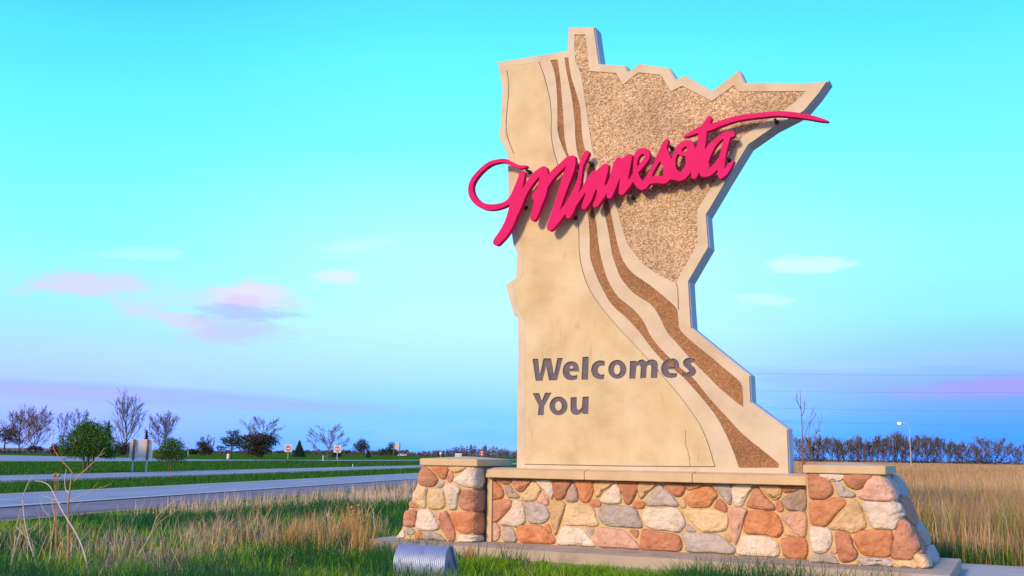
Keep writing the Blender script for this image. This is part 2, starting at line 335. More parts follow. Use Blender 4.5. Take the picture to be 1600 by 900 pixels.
def plate(name, loops, yf, yb, mt, parent, chamfer=0.0):
    """outlines in X,Z given a thickness from yf (front) to yb, with an optional chamfered front edge"""
    ar = [abs(area(l)) for l in loops]; order = sorted(range(len(loops)), key=lambda i: -ar[i]); groups = []
    depth = {}
    for i in order:
        cont = [j for j in order if ar[j] > ar[i] and inside(loops[i][0], loops[j])]; depth[i] = len(cont)
        if len(cont) % 2 == 0: groups.append([i])
        else:
            host = min(cont, key=lambda j: ar[j])
            for g in groups:
                if g[0] == host: g.append(i)
    V, F = [], []
    for g in groups:
        off = []; allp = []
        for n_, i in enumerate(g):
            P = loops[i]
            if (area(P) > 0) != (n_ == 0): P = P[::-1]
            off.append(len(allp)); allp += [tuple(p) for p in P]
        b0 = len(V); n = len(allp); A = np.array(allp); inn = A.copy()
        if chamfer:
            for k, o in enumerate(off):
                e = (off+[n])[k+1]; P = A[o:e]; pr, nx_ = np.roll(P, 1, 0), np.roll(P, -1, 0)
                d1 = P-pr; d2 = nx_-P; d1 /= np.maximum(np.hypot(*d1.T)[:,None], 1e-9); d2 /= np.maximum(np.hypot(*d2.T)[:,None], 1e-9)
                n1 = np.stack([-d1[:,1], d1[:,0]], 1); n2 = np.stack([-d2[:,1], d2[:,0]], 1); m = n1+n2; l_ = np.maximum((m*m).sum(1), .6)[:,None]
                inn[o:e] = P+m/l_*2*chamfer
        V += [(x, yf, z) for x, z in inn]+[(x, yf+chamfer, z) for x, z in A]+[(x, yb, z) for x, z in A]
        for Q_, o2, flip in ((inn, 0, 1), (A, 2*n, 0)):
            for t3 in tessellate_polygon([[Vector((Q_[i][0], Q_[i][1], 0)) for i in range(o, (off+[n])[k+1])] for k, o in enumerate(off)]):
                p, q, r_ = (Q_[i] for i in t3)
                if (((q[0]-p[0])*(r_[1]-p[1])-(q[1]-p[1])*(r_[0]-p[0])) > 0) != bool(flip): t3 = t3[::-1]
                F.append(tuple(b0+o2+i for i in t3))
        for k, o in enumerate(off):
            e = (off+[n])[k+1]
            for i in range(o, e):
                j = i+1 if i+1 < e else o
                F += [(b0+i, b0+n+i, b0+n+j, b0+j), (b0+n+i, b0+2*n+i, b0+2*n+j, b0+n+j)]
    return obj(name, V, F, mt, parent, recalc=False)
# ================================================================== THE WELCOME SIGN
YF = .45                                    # front plane of the upright slab
sign = thing('welcome_sign', 'tall tan concrete Minnesota welcome sign with pink script on a fieldstone base', 'sign')
def XZ(pts, Y, s=1.0, ox=0, oy=0):          # outline traced on the plane at depth Y, real metres
    return np.array([[(q := onY(ox+p[0]/s, oy+p[1]/s, Y))[0], q[2]] for p in pts])
outline_px = [(776,96),(886,78.4),(887,41),(928.4,40.6),(936.5,99),(977,101),(981,111),(999,98.4),(1045,105),(1056,123),(1069,116.4),(1112.4,141),(1155,108),(1164,128),(1215,128),(1255,128.5),(1278,127),(1295.6,124.4),
  (1279,148),(1256,175),(1211,198),(1170,226.7),(1138,279),(1104.4,335.6),(1106,360),(1108,386),(1076.6,440),(1078.5,476),(1081,512),(1126,549),(1172,586),(1173,607),(1174,628),(1231,670),(1232.5,705),(1234,741),
  (806,737),(807,650),(808.5,560),(808,496),(801.6,491),(795,468),(789,445),(805,433),(807,396),(801,382),(794,338),(793,290),(792,240),(779,215),(781,190),(784,138)]
OUT = XZ(outline_px, YF); OUT[35:37, 1] = 1.30   # foot stands inside the coping
rough_px = [(898,54),(914.4,54),(918,82),(921,111),(963,114),(973,133),(997,113),(1033,117),(1048,143),(1066,134),(1112,158),(1147,133),(1153,143),(1259,142.4),(1244,158),(1226.7,171),(1200,187),(1160,213),(1142,242),(1115,287),(1089,329),(1089.5,360),(1090,380),(1056,442),
  (1032,432),(1004,412),(990,394),(980,380),(974,362),(968,340),(962,316),(952,292),(940,268),(926,236),(920,200),(917,175),(913,150),(908,116),(899,96),(897.5,75)]
ROUGHP = XZ(rough_px, YF)
riv1L = [(860,94),(867,116),(870.5,150),(871,190),(872,208),(878,228),(886,246),(894,268),(904,295),(917,328),(921,360),(921.5,385),(923,406),(932,432),(942,452),(956,476),(980,498),(1000,520),(1015,540),(1034,562),(1056,580),(1070,592),(1090,614),(1116,646),(1134,678),(1146,706),(1155,731)]
riv1R = [(1216,731),(1216,724),(1192,704),(1160,678),(1136,652),(1110,624),(1084,592),(1062,574),(1042,555),(1028,540),(1016,524),(1004,500),(988,482),(966,464),(950,438),(940,406),(935,380),(931,345),(922,310),(910,282),(894,255),(884,228),(881,200),(880,180),(878.5,160),(875,120),(871,93)]
riv2L = [(882,90),(886,116),(893,150),(898,190),(899,215),(904,246),(920,276),(936,300),(945,335),(952,370),(956,395),(962,414),(970,434),(990,458),(1016,475),(1030,494),(1042,518),(1060,539),(1080,562),(1100,582),(1124,606),(1150,628),(1161.5,636)]
riv2R = [(1161,618),(1157,598),(1132,576),(1110,557),(1086,538),(1063,516),(1060,500),(1057,482),(1038,464),(1016,446),(990,428),(974,408),(966,386),(961,365),(956,340),(950,314),(938,280),(924,254),(913,230),(909,205),(908,185),(906,166),(900,144),(892,118),(888,90)]
RIV = [XZ(riv1L, YF), XZ(riv2L, YF)]
def band(a, b): return np.vstack([smooth_open(XZ(a, YF), 4), smooth_open(XZ(b, YF), 4)])
RIV1, RIV2 = band(riv1L, riv1R), band(riv2L, riv2R)
groove_px = [(842,97),(850,118),(858,150),(861.5,180),(861,205),(864,230),(872,258),(886,296),(898,325),(904,355),(905,390),(909,418),(920,450),(940,480),(970,516),(1010,558),(1034,586),(1060,616),(1088,654),(1098,672),(1108,698),(1117,729.3)]
GROOVES = [smooth_open(XZ(groove_px, YF), 4), XZ([(1117,729.3),(980,728.4),(820,725.5)], YF), XZ([(1056,442),(1059,450),(1060,484)], YF),
           smooth_open(XZ([(792,110),(795,140),(791,190),(793,214),(803,240)], YF), 4)]
CRACKS = [XZ([(1072,672),(1071,690),(1074,703),(1077,716),(1078.5,728)], YF)]
# --- engraved letters, traced in two enlargements
def z5(p): return XZ(p, YF, 8.18, 824, 550)
def z6(p): return XZ(p, YF, 10.667, 950, 550)
def ell(cx, cy, rx, ry, n=40): return [(cx+rx*math.cos(2*math.pi*i/n), cy+ry*math.sin(2*math.pi*i/n)) for i in range(n)]
def sm(P, keep=(), n=5):             # rounds a traced polygon except at the corners listed
    P = [np.array(p, float) for p in P]; m = len(P); out = []
    T = [np.zeros(2) if i in keep else (P[(i+1)%m]-P[i-1])*.5 for i in range(m)]
    for i in range(m):
        j = (i+1)%m; a, b, ta, tb = P[i], P[j], T[i], T[j]
        if i in keep and j in keep: out.append(a); continue
        d = np.hypot(*(b-a))
        ta = ta if not i in keep else (b-a)*1.0-tb*.5; tb = tb if not j in keep else (b-a)-T[i]*.5
        for v in (ta, tb):
            l_ = np.hypot(*v)
            if l_ > d: v *= d/l_
        for k in range(n):
            t = k/n; out.append((2*t**3-3*t*t+1)*a+(t**3-2*t*t+t)*ta+(-2*t**3+3*t*t)*b+(t**3-t*t)*tb)
    return out
LET = [('W', z5([(65,88),(137,85),(160,292),(205,82),(303,82),(340,290),(383,78),(452,75),(380,360),(275,365),(240,178),(195,368),(105,370)]), None),
 ('e', z5(sm([(660,250),(660,210),(645,160),(612,130),(565,120),(510,133),(468,175),(450,240),(460,300),(495,345),(550,360),(600,358),(635,345),(640,295),(600,302),(570,300),(547,285),(537,250)], keep=(0,12,13,17))), z5(sm([(542,212),(548,188),(566,175),(583,188),(588,212)], keep=(0,4)))),
 ('l', z5([(705,65),(785,62),(775,355),(692,355)]), None),
 ('c', z5(sm([(990,118),(990,178),(950,175),(920,187),(902,215),(902,255),(920,282),(955,292),(985,280),(980,340),(940,350),(880,338),(835,300),(815,235),(830,170),(872,125),(930,108)], keep=(0,1,8,9))), None),
 ('o', z6(ell(155,290,152,158)), z6(ell(152,293,53,82))),
 ('m', z6(sm([(365,150),(470,148),(480,172),(530,133),(585,128),(640,165),(690,130),(755,127),(812,155),(832,215),(822,435),(715,435),(722,255),(708,222),(672,222),(645,255),(635,435),(535,440),(546,255),(530,225),(500,225),(472,250),(455,445),(355,445)], keep=(0,1,2,5,9,10,11,12,15,16,17,18,21,22,23))), None),
 ('e', z6(sm([(1185,290),(1188,225),(1165,152),(1110,114),(1040,108),(960,135),(905,200),(885,280),(902,360),(955,415),(1040,435),(1100,430),(1148,415),(1155,352),(1100,357),(1040,350),(1012,325),(1003,290)], keep=(0,12,13,17))), z6(sm([(1015,240),(1025,195),(1055,172),(1082,192),(1090,240)], keep=(0,4)))),
 ('s', z6(sm([(1465,110),(1468,190),(1420,178),(1385,183),(1378,200),(1405,232),(1450,270),(1470,322),(1452,372),(1400,408),(1320,421),(1222,402),(1225,327),(1280,342),(1328,340),(1350,322),(1328,288),(1280,250),(1252,205),(1258,150),(1300,108),(1370,94)], keep=(0,1,11,12))), None),
 ('Y', z5([(65,528),(150,525),(186,622),(225,522),(310,520),(215,695),(208,808),(133,808),(145,690)]), None),
 ('o', z5(ell(398,690,116,120)), z5(ell(397,690,42,60))),
 ('u', z5(sm([(552,580),(632,577),(630,690),(640,733),(668,740),(698,705),(705,573),(785,570),(778,793),(708,793),(702,768),(655,802),(595,800),(558,765),(550,700)], keep=(0,1,5,6,7,8,9,10))), None)]
FD = Field(OUT[:,0].min()-.1, OUT[:,0].max()+.1, 1.25, OUT[:,1].max()+.1, .0065)
d_out = FD.poly(OUT, .3); d_rough = FD.poly(ROUGHP, .3); d_r1 = FD.poly(RIV1); d_r2 = FD.poly(RIV2)
d_let = np.full(FD.X.shape, 9.0); let_fields = []
for ch, a, h in LET:
    d = FD.poly(a, .05)
    if h is not None: d = np.maximum(d, -FD.poly(h, .12))
    let_fields.append((ch, a, d)); d_let = np.minimum(d_let, d)
d_gr = np.full(FD.X.shape, 9.0)
for g in GROOVES: d_gr = FD.stroke(d_gr, np.hstack([g, np.full((len(g), 1), .0062)]))
for g in CRACKS:
    g = smooth_open(g, 8); rr = random.Random(4); g[:,0] += [rr.uniform(-.008, .008) for _ in g]; d_gr = FD.stroke(d_gr, np.hstack([g, np.full((len(g), 1), .0035)]))
face = np.maximum(d_out+.016, -np.minimum(np.minimum(np.minimum(d_r1, d_r2), np.minimum(d_rough, d_let)), d_gr))
slab = plate('state_shaped_slab', [OUT[::1]], YF+.032, YF+.32, CONC_EDGE, sign, chamfer=.012)
# the coloured face stands proud of the slab; its cut-outs are the recesses
CENTRE = np.vstack([smooth_open(XZ(groove_px, YF), 4), XZ([(980,728.6),(820,725.5),(820.5,640),(820.5,505),(813,490),(808,470),(803,447),(816,433),(818,396),(812,376),(805,338),(804,290),(803,243),(789,214),(790,190),(794,140),(788,104)], YF)])
d_c = FD.poly(CENTRE, .25)
fp = plate('concrete_face', FD.contours(np.maximum(face, d_c), .0014), YF+.001, YF+.031, CONC, slab, chamfer=.002)
fb = plate('raised_border', FD.contours(np.maximum(face, -d_c), .0014), YF, YF+.031, CONC_PALE, slab, chamfer=.002)
def relief(name, D, depth, amp, cell, mt, parent, seed=0, lim=.018):
    """pebbly panel: a grid of small uneven facets wherever D < lim"""
    st = max(1, int(round(cell/FD.h))); m = D[::st, ::st] < lim; X, Z = FD.X[::st, ::st], FD.Z[::st, ::st]; rs = np.random.RandomState(seed)
    n = rs.rand(*X.shape); n = .55*n+.45*(n+np.roll(n,1,0)+np.roll(n,1,1)+np.roll(n,-1,0))/4
    Y = YF+depth-amp*(n-.4); X = X+(rs.rand(*X.shape)-.5)*cell*.6; Z = Z+(rs.rand(*X.shape)-.5)*cell*.6
    idx = -np.ones(X.shape, int); q = m[:-1,:-1] & m[1:,:-1] & m[:-1,1:] & m[1:,1:]
    use = np.zeros(m.shape, bool); use[:-1,:-1] |= q; use[1:,:-1] |= q; use[:-1,1:] |= q; use[1:,1:] |= q; idx[use] = np.arange(use.sum())
    V = np.stack([X[use], Y[use], Z[use]], 1); a, b, c, d = idx[:-1,:-1][q], idx[:-1,1:][q], idx[1:,1:][q], idx[1:,:-1][q]
    o = obj(name, V.tolist(), np.stack([a, b, c, d], 1).tolist(), mt, parent, True); return o
relief('aggregate_panel', d_rough, .015, .022, .02, ROUGH, slab, 1)
relief('river_band', np.maximum(d_r1, -d_let), .013, .010, .013, RIVER, slab, 2)
relief('river_band', np.maximum(d_r2, -d_let), .013, .010, .013, RIVER, slab, 3)
for ch, a, d in let_fields:
    loops = FD.contours(d-.004, .0012); o = plate('engraved_letter', loops, YF+.026, YF+.0315, ENGR, slab)
    o['label'] = 'grey recessed letter '+ch

# --- raised script lettering
YS = YF-.24
ZA, ZB, ZC, ZD, ZE = (5.625, 724, 230), (6.0, 840, 220), (6.43, 940, 190), (6.43, 1040, 160), (4.5, 960, 160)
STR = [
 (ZA, [(548,168,11),(520,173,13),(480,170,15),(430,147,16),(380,122,17),(320,118,17),(230,143,19),(145,210,20),(85,285,22),(62,350,23),(72,420,25),(115,480,25),(180,518,26),(250,527,26),(320,516,24),(380,490,24),(430,445,30),(462,385,32),(490,310,30),(515,238,27)]),
 (ZA, [(516,236,27),(500,300,33),(478,380,42),(462,450,50),(450,520,52),(430,590,50),(400,670,47),(358,745,44),(320,795,40),(292,828,36)]),
 (ZA, [(445,560,50),(480,500,42),(512,440,32),(545,375,31),(590,303,34),(640,242,34),(695,203,36)]),
 (ZA, [(703,203,38),(706,260,42),(698,330,48),(680,410,52),(655,490,44),(632,570,37),(614,618,30)]),
 (ZB, [(-20,520,40),(30,460,44),(75,400,40),(120,340,37),(170,285,36),(230,230,34),(280,182,33),(322,165,31)]),
 (ZB, [(325,165,31),(318,215,42),(292,290,50),(262,370,48),(236,450,43),(208,540,39),(175,640,37),(145,730,37),(118,808,36)]),
 (ZB, [(120,806,36),(165,755,38),(215,690,36),(262,640,40),(300,590,40),(335,520,38),(368,440,32),(388,370,23),(400,300,20),(410,230,22),(430,170,30),(456,118,29)]),
 (ZB, [(388,385,22),(370,440,24),(352,500,32),(332,570,42),(312,640,38),(288,702,27)]),
 (ZB, [(320,620,36),(362,560,30),(415,487,28),(455,425,30),(490,358,32),(522,312,29),(528,305,28)]),
 (ZB, [(522,310,30),(515,390,48),(495,470,46),(468,550,40),(434,618,27)]),
 (ZB, [(480,430,50),(540,360,50),(590,290,42),(632,245,32)]),
 (ZB, [(634,245,34),(620,315,36),(592,395,42),(594,480,44),(570,550,36),(541,600,27)]),
 (ZB, [(560,420,40),(560,360,50)]),
 (ZB, [(545,595,30),(590,530,33),(632,470,28),(680,395,28),(712,310,32),(737,225,34),(758,187,34)]),
 (ZC, [(165,393,32),(160,450,50),(145,530,54),(118,620,46),(78,742,32)]),
 (ZC, [(120,600,44),(160,500,60),(205,430,56),(240,385,40),(280,350,29)]),
 (ZC, [(282,350,29),(262,420,37),(240,500,44),(222,590,44),(200,705,34)]),
 (ZC, [(205,702,34),(245,650,36),(293,592,30),(326,525,20),(338,450,17),(343,385,22),(362,325,32),(402,296,33),(440,300,32),(460,335,28),(450,375,28),(420,415,30),(388,455,28),(362,490,24)]),
 (ZC, [(335,420,20),(338,480,26),(342,540,36),(360,600,44),(400,642,46),(440,622,42),(462,575,32),(492,515,26),(525,455,24),(558,395,28),(592,325,34),(622,262,34),(645,205,26),(655,188,18)]),
 (ZC, [(622,265,32),(640,325,38),(655,390,46),(668,450,50),(664,520,48),(640,575,46),(600,583,42),(555,580,40),(500,588,40),(458,600,32)]),
 (ZD, [(245,412,34),(195,410,34),(150,440,36),(112,490,30),(88,545,22),(75,610,26),(80,680,34),(115,738,48),(165,735,50),(210,690,48),(240,620,46),(252,550,50),(255,480,48),(245,425,40)]),
 (ZD, [(140,462,26),(145,505,22),(180,517,26),(215,512,28)]),
 (ZD, [(-10,560,60),(30,640,60),(20,720,50),(75,735,45),(120,745,44)]),
 (ZD, [(438,160,28),(418,198,34),(390,245,40),(370,300,48),(366,370,46),(354,440,46),(330,520,62),(310,610,58),(295,690,46),(288,738,34)]),
 (ZD, [(188,338,10),(215,328,18),(265,307,25),(330,276,34),(400,258,42),(470,240,38),(530,217,33),(600,193,31),(700,163,30),(800,144,29),(900,132,28),(984,123,28),(1100,112,28),(1180,112,29),(1250,119,30),(1330,127,29),(1400,138,27),(1480,153,24),(1550,170,20),(1605,182,13),(1636,189,4)]),
 (ZD, [(664,322,34),(620,316,32),(575,335,30),(520,378,30),(470,430,38),(430,490,46),(398,560,48),(380,630,52),(380,700,46),(388,718,36)]),
 (ZD, [(250,560,60),(330,600,60),(390,640,55)]),
 (ZD, [(388,712,38),(430,705,42),(475,672,40),(515,625,34),(540,580,28)]),
 (ZD, [(620,345,36),(602,410,34),(582,490,34),(565,570,38),(556,650,38),(553,720,34),(556,742,30)]),
 (ZD, [(556,742,28),(600,700,32),(640,640,27),(668,603,18),(676,592,13)])]
def px_m(x, y, Y): return (onY(x+1, y, Y)-onY(x, y, Y))[0]
P0 = [onY(724, 400, YS), onY(1300, 165, YS)]
FS = Field(P0[0][0]-.1, P0[1][0]+.1, onY(780, 395, YS)[2]-.1, onY(1200, 165, YS)[2]+.2, .006); D = np.full(FS.X.shape, 9.0)
for (s_, ox, oy), pts in STR:
    P = []
    for u, v, r_ in pts:
        x, y = ox+u/s_, oy+v/s_; q = onY(x, y, YS); P.append((q[0], q[2], r_/s_*px_m(x, y, YS)*.92))
    FS.stroke(D, smooth_open(P, 5))
script = plate('script_lettering', FS.contours(D, .0012), YS, YS+.095, PINK, sign, chamfer=.004)
for x, y in ((823,266),(817,322),(894,338),(900,258),(921,254),(985,306),(1046,228),(1211,187),(1136,247),(1000,262)):
    q = onY(x, y, YS+.1); b_ = MB(); b_.tube([(q[0], YS+.094, q[2]), (q[0], YF+.02, q[2])], .022, 8)
    b_.tube([(q[0], YF-.03, q[2]), (q[0], YF+.022, q[2])], .035, 8); b_.build('bracket', DARKM, script)

# --- masonry base
ZPL, ZW, ZC0, ZC1, PC0, PC1 = .20, 1.25, 1.232, 1.362, 1.41, 1.525
m = MB(); m.box(-4.57, 4.28, -.66, 1.83, .03, ZPL); pl = bevel(m.build('plinth', PLINTH, sign), .012)
YWALL = .38
m = MB(); m.box(-2.72, 2.42, YWALL, .82, ZPL-.01, 1.24); wall = m.build('base_wall', MORTAR, sign)
jx = [-2.72] + [onY(x, 745, .2)[0] for x in (913, 1081.5)] + [2.41]
for a, b_ in zip(jx[:-1], jx[1:]):
    m = MB(); m.prism([(.20,ZC0),(1.0,ZC0),(1.0,ZC1-.004),(.75,ZC1+.028),(.45,ZC1+.028),(.20,ZC1-.004)], lambda u, v, w_: (a+.004+(b_-a-.008)*w_, u, v)); bevel(m.build('coping_stone', COPE, wall), .007)
m = MB(); m.box(-2.735, -2.65, .30, .40, ZPL-.005, 1.23); m.build('corner_post', COPE, wall)
def stone(px, s, ox, oy, colour, parent, corner=None, Y=0., seed=0, h=.052):
    """one field stone: a rounded, slightly lumpy cushion following its own outline; wraps the pillar corner"""
    rs = random.Random(seed); U = []
    for u, v in px:
        x, y = ox+u/s, oy+v/s; q = onY(x, y, Y)
        if corner:
            (xa, za), (xb, zb) = corner; sl_ = (xb-xa)/(zb-za); xc = xa+(q[2]-za)*sl_
            if q[0] > xc:
                d = ray(x, y); t = (xa+(CAMP[2]-za)*sl_-CAMP[0])/(d[0]-sl_*d[2]); q = CAMP+t*d; xc = xa+(q[2]-za)*sl_; U.append((xc+(q[1]-Y), max(q[2], ZPL+.004))); continue
        U.append((q[0], max(q[2], ZPL+.004)))
    P = smooth_closed(U, 3); c = P.mean(0); reff = math.sqrt(abs(area(P))/math.pi); k = min(1, reff/.13)
    n = len(P); V2 = []; H = []
    f1, f2, p1, p2 = rs.uniform(12, 20), rs.uniform(9, 16), rs.uniform(0, 6), rs.uniform(0, 6)
    for o_, hh in ((-.004, -.4), (.0, .25), (.006, .55), (.018, .82), (.040, .97)):
        for p in P:
            r_ = np.hypot(*(p-c)); q = c+(p-c)*max(.15, 1-o_*k/max(r_, .03)*1.15)
            V2.append(q); H.append(hh*h*k + (h*.10*k*(math.sin(f1*q[0]+p1)+math.sin(f2*q[1]+p2)) if hh > .8 else 0))
    for p in P:
        q = c+(p-c)*.5; V2.append(q); H.append(h*k*(1.02+.16*(math.sin(f1*q[0]+p1)*math.sin(f2*q[1]+p2))+rs.uniform(-.03, .03)))
    V2.append(c); H.append(h*k*1.05)
    V = []
    for (s2, z), hh in zip(V2, H):
        if corner:
            xc = xa+(z-za)*sl_; d = s2-xc; w_ = min(1, max(0, (d+.05)/.10)); ang = w_*math.pi/2
            if d <= 0: V.append((s2+hh*math.sin(ang), Y-hh*math.cos(ang), z))
            else: V.append((xc+hh*math.sin(ang), Y+d-hh*math.cos(ang), z))
        else: V.append((s2, Y-hh, z))
    F = []
    for r_ in range(5):
        for i in range(n): j = (i+1)%n; F.append((r_*n+i, r_*n+j, (r_+1)*n+j, (r_+1)*n+i))
    for i in range(n): F.append((5*n+i, 5*n+(i+1)%n, 6*n))
    o = obj('stone', V, F, STONE[colour], parent, True); return o
Z2 = (5.0, 760, 720); Z3 = (5.0, 1000, 720)
W2 = [('orange',[(52,160),(90,172),(130,215),(140,265),(120,295),(80,307),(50,305)]),('rose',[(65,143),(198,143),(200,165),(165,187),(125,180)]),('rose',[(212,143),(352,148),(320,200),(285,240),(245,240),(215,200)]),
 ('mauve',[(145,195),(185,190),(225,240),(260,270),(250,293),(200,290),(165,280)]),('cream',[(375,155),(430,215),(420,250),(380,312),(300,317),(275,290),(285,255),(330,200)]),('white',[(390,152),(518,155),(520,295),(490,285),(450,235),(420,190)]),
 ('rust',[(522,155),(668,155),(640,215),(610,290),(570,307),(535,295),(522,240)]),('mauve',[(680,170),(702,195),(720,270),(712,315),(670,325),(625,315),(622,285),(650,220)]),('orange',[(695,155),(838,157),(835,250),(800,320),(760,328),(730,300),(720,230)]),
 ('tan',[(850,160),(1000,165),(920,230),(875,283),(850,270)]),('white',[(1010,172),(1040,200),(1057,290),(1040,335),(930,337),(890,315),(905,280),(960,220)]),('rust',[(1030,163),(1180,168),(1175,250),(1130,335),(1085,335),(1065,270)]),
 ('tan',[(1190,170),(1330,172),(1260,250),(1215,297),(1192,280)]),('rust',[(850,300),(890,310),(900,340),(880,362),(835,360),(805,335),(815,308)]),('orange',[(1170,312),(1225,315),(1245,345),(1220,375),(1165,370),(1142,340)]),
 ('pink',[(430,252),(480,290),(492,325),(475,350),(430,335),(395,315)]),('rose',[(50,320),(100,300),(185,300),(203,340),(160,400),(90,470),(50,475)]),('white',[(215,310),(275,310),(295,370),(310,470),(280,500),(235,522),(190,510),(105,495),(150,430),(195,370)]),
 ('grey',[(300,330),(400,325),(460,345),(492,400),(490,450),(440,490),(350,490),(325,460)]),('tan',[(500,322),(615,325),(600,420),(550,570),(530,570),(510,480)]),('cream',[(640,337),(780,340),(840,365),(860,440),(880,490),(850,512),(740,505),(640,505),(600,485),(610,420)]),
 ('grey',[(910,350),(1090,350),(1170,375),(1200,440),(1222,510),(1190,525),(1010,515),(930,500),(880,450),(880,385)]),('pink',[(50,490),(90,490),(112,540),(105,600),(80,625),(50,625)]),('grey',[(140,512),(195,520),(220,550),(240,632),(140,632),(130,570)]),
 ('orange',[(250,510),(320,500),(430,505),(480,550),(530,590),(530,645),(400,645),(270,635),(232,580)]),('rose',[(480,490),(500,510),(512,560),(490,560),(460,530),(460,505)]),('white',[(600,512),(700,518),(770,550),(820,610),(855,668),(700,662),(560,652),(560,600)]),
 ('grey',[(780,522),(840,522),(835,570),(815,580),(790,550)]),('pink',[(880,520),(970,525),(1080,545),(1140,600),(1205,685),(1060,682),(870,668),(845,600)]),('rust',[(1118,540),(1190,545),(1180,600),(1150,590)])]
W3 = [('grey',[(155,182),(185,205),(240,260),(290,310),(300,355),(200,352),(70,352),(38,325),(80,265)]),('rust',[(185,178),(345,180),(350,240),(325,275),(290,282),(255,265)]),('tan',[(330,290),(345,290),(362,350),(345,373),(320,370),(308,330)]),
 ('rose',[(355,180),(510,182),(440,215),(385,232),(360,215)]),('orange',[(430,228),(540,190),(608,265),(580,310),(540,360),(440,367),(385,355),(355,305),(360,275)]),('grey',[(565,185),(710,185),(715,320),(700,342),(670,320),(610,245)]),
 ('rust',[(620,295),(680,350),(680,395),(655,402),(600,378),(578,355)]),('white',[(725,188),(875,190),(840,270),(800,350),(750,355),(727,320)]),('rose',[(905,198),(950,240),(1000,295),(1050,345),(1052,385),(950,382),(850,365),(832,340),(860,290)]),
 ('tan',[(925,193),(1098,195),(1105,265),(1080,300),(1040,305),(1000,275)]),('rose',[(1085,305),(1110,330),(1125,380),(1100,402),(1070,385),(1062,330)]),('rust',[(1110,198),(1290,203),(1220,235),(1150,252),(1115,235)]),
 ('mauve',[(1293,222),(1296,385),(1200,392),(1150,385),(1110,330),(1115,290),(1190,250)]),('white',[(50,370),(160,364),(280,367),(330,410),(360,480),(340,530),(300,562),(230,550),(100,535),(30,490),(22,430)]),('cream',[(345,385),(460,376),(580,378),(670,410),(690,460),(680,530),(620,555),(500,557),(430,510),(370,440)]),
 ('pink',[(690,368),(832,372),(825,430),(790,550),(755,645),(735,640),(705,500)]),('orange',[(850,392),(940,390),(1030,395),(1090,440),(1120,520),(1110,570),(1070,600),(980,580),(860,572),(815,555),(815,490)]),('pink',[(1160,405),(1296,400),(1296,590),(1230,580),(1180,530),(1105,450),(1110,420)]),
 ('grey',[(370,488),(440,552),(360,548)]),('tan',[(670,565),(700,570),(720,630),(690,630),(660,600)]),('tan',[(1145,525),(1210,585),(1125,582)]),('rust',[(30,530),(120,548),(260,570),(310,590),(333,650),(310,705),(180,702),(14,694),(5,640),(8,580)]),
 ('grey',[(340,565),(500,565),(620,578),(670,620),(740,670),(735,725),(600,722),(370,708),(360,650),(330,595)]),('white',[(800,582),(960,587),(1040,610),(1085,650),(1090,720),(1060,750),(900,745),(770,732),(755,690),(775,630)]),('rust',[(1130,600),(1296,605),(1296,768),(1140,755),(1110,690),(1100,625)]),
 ('grey',[(2,475),(22,515),(2,528),(-18,522)])]
k = 0
for zz, LST in ((Z2, W2), (Z3, W3)):
    for colr, P in LST: k += 1; stone(P, *zz, colr, wall, Y=YWALL, seed=k)
LC = ((-2.83, ZPL), (-2.83, PC0)); RC = ((3.965, ZPL), (3.44, PC0))
def pillar(label, xl0, xl1, xr0, xr1):      # front face: bottom-left/top-left/bottom-right/top-right X
    V = []; ch = .03
    for z, a, b_ in ((ZPL-.01, xl0, xr0), (PC0+.004, xl1, xr1)):
        V += [(a+ch, 0, z), (b_-ch, 0, z), (b_, ch, z), (b_, 1.17, z), (b_-ch, 1.2, z), (a+ch, 1.2, z), (a, 1.17, z), (a, ch, z)]
    F = [tuple(range(8)), tuple(range(8, 16))]+[(i, (i+1)%8, (i+1)%8+8, i+8) for i in range(8)]
    o = obj('stone_pillar', V, F, MORTAR, sign); o['label'] = label; return o
pL = pillar('left battered stone pillar', -4.25, -3.80, -2.83, -2.83); pR = pillar('right battered stone pillar', 2.44, 2.44, 3.965, 3.44)
for p_, a, b_ in ((pL, onY(656,715,-.05)[0], onY(745.6,717,-.05)[0]), (pR, onY(1254.4,727,-.05)[0], onY(1383.3,727,-.05)[0])):
    xm = (a+b_)/2; m = MB(); m.add([(a,-.05,PC0),(b_,-.05,PC0),(b_,1.25,PC0),(a,1.25,PC0),(a,-.05,PC1-.006),(b_,-.05,PC1-.006),(b_,1.25,PC1-.006),(a,1.25,PC1-.006),(xm-.06,.5,PC1+.036),(xm+.06,.5,PC1+.036),(xm+.06,.7,PC1+.036),(xm-.06,.7,PC1+.036)], [(0,1,2,3),(0,1,5,4),(1,2,6,5),(2,3,7,6),(3,0,4,7),(4,5,9,8),(5,6,10,9),(6,7,11,10),(7,4,8,11),(8,9,10,11)]); bevel(m.build('cap_stone', COPE, p_), .007)
ZL = (4.5, 580, 700); ZR = (4.5, 1230, 700)
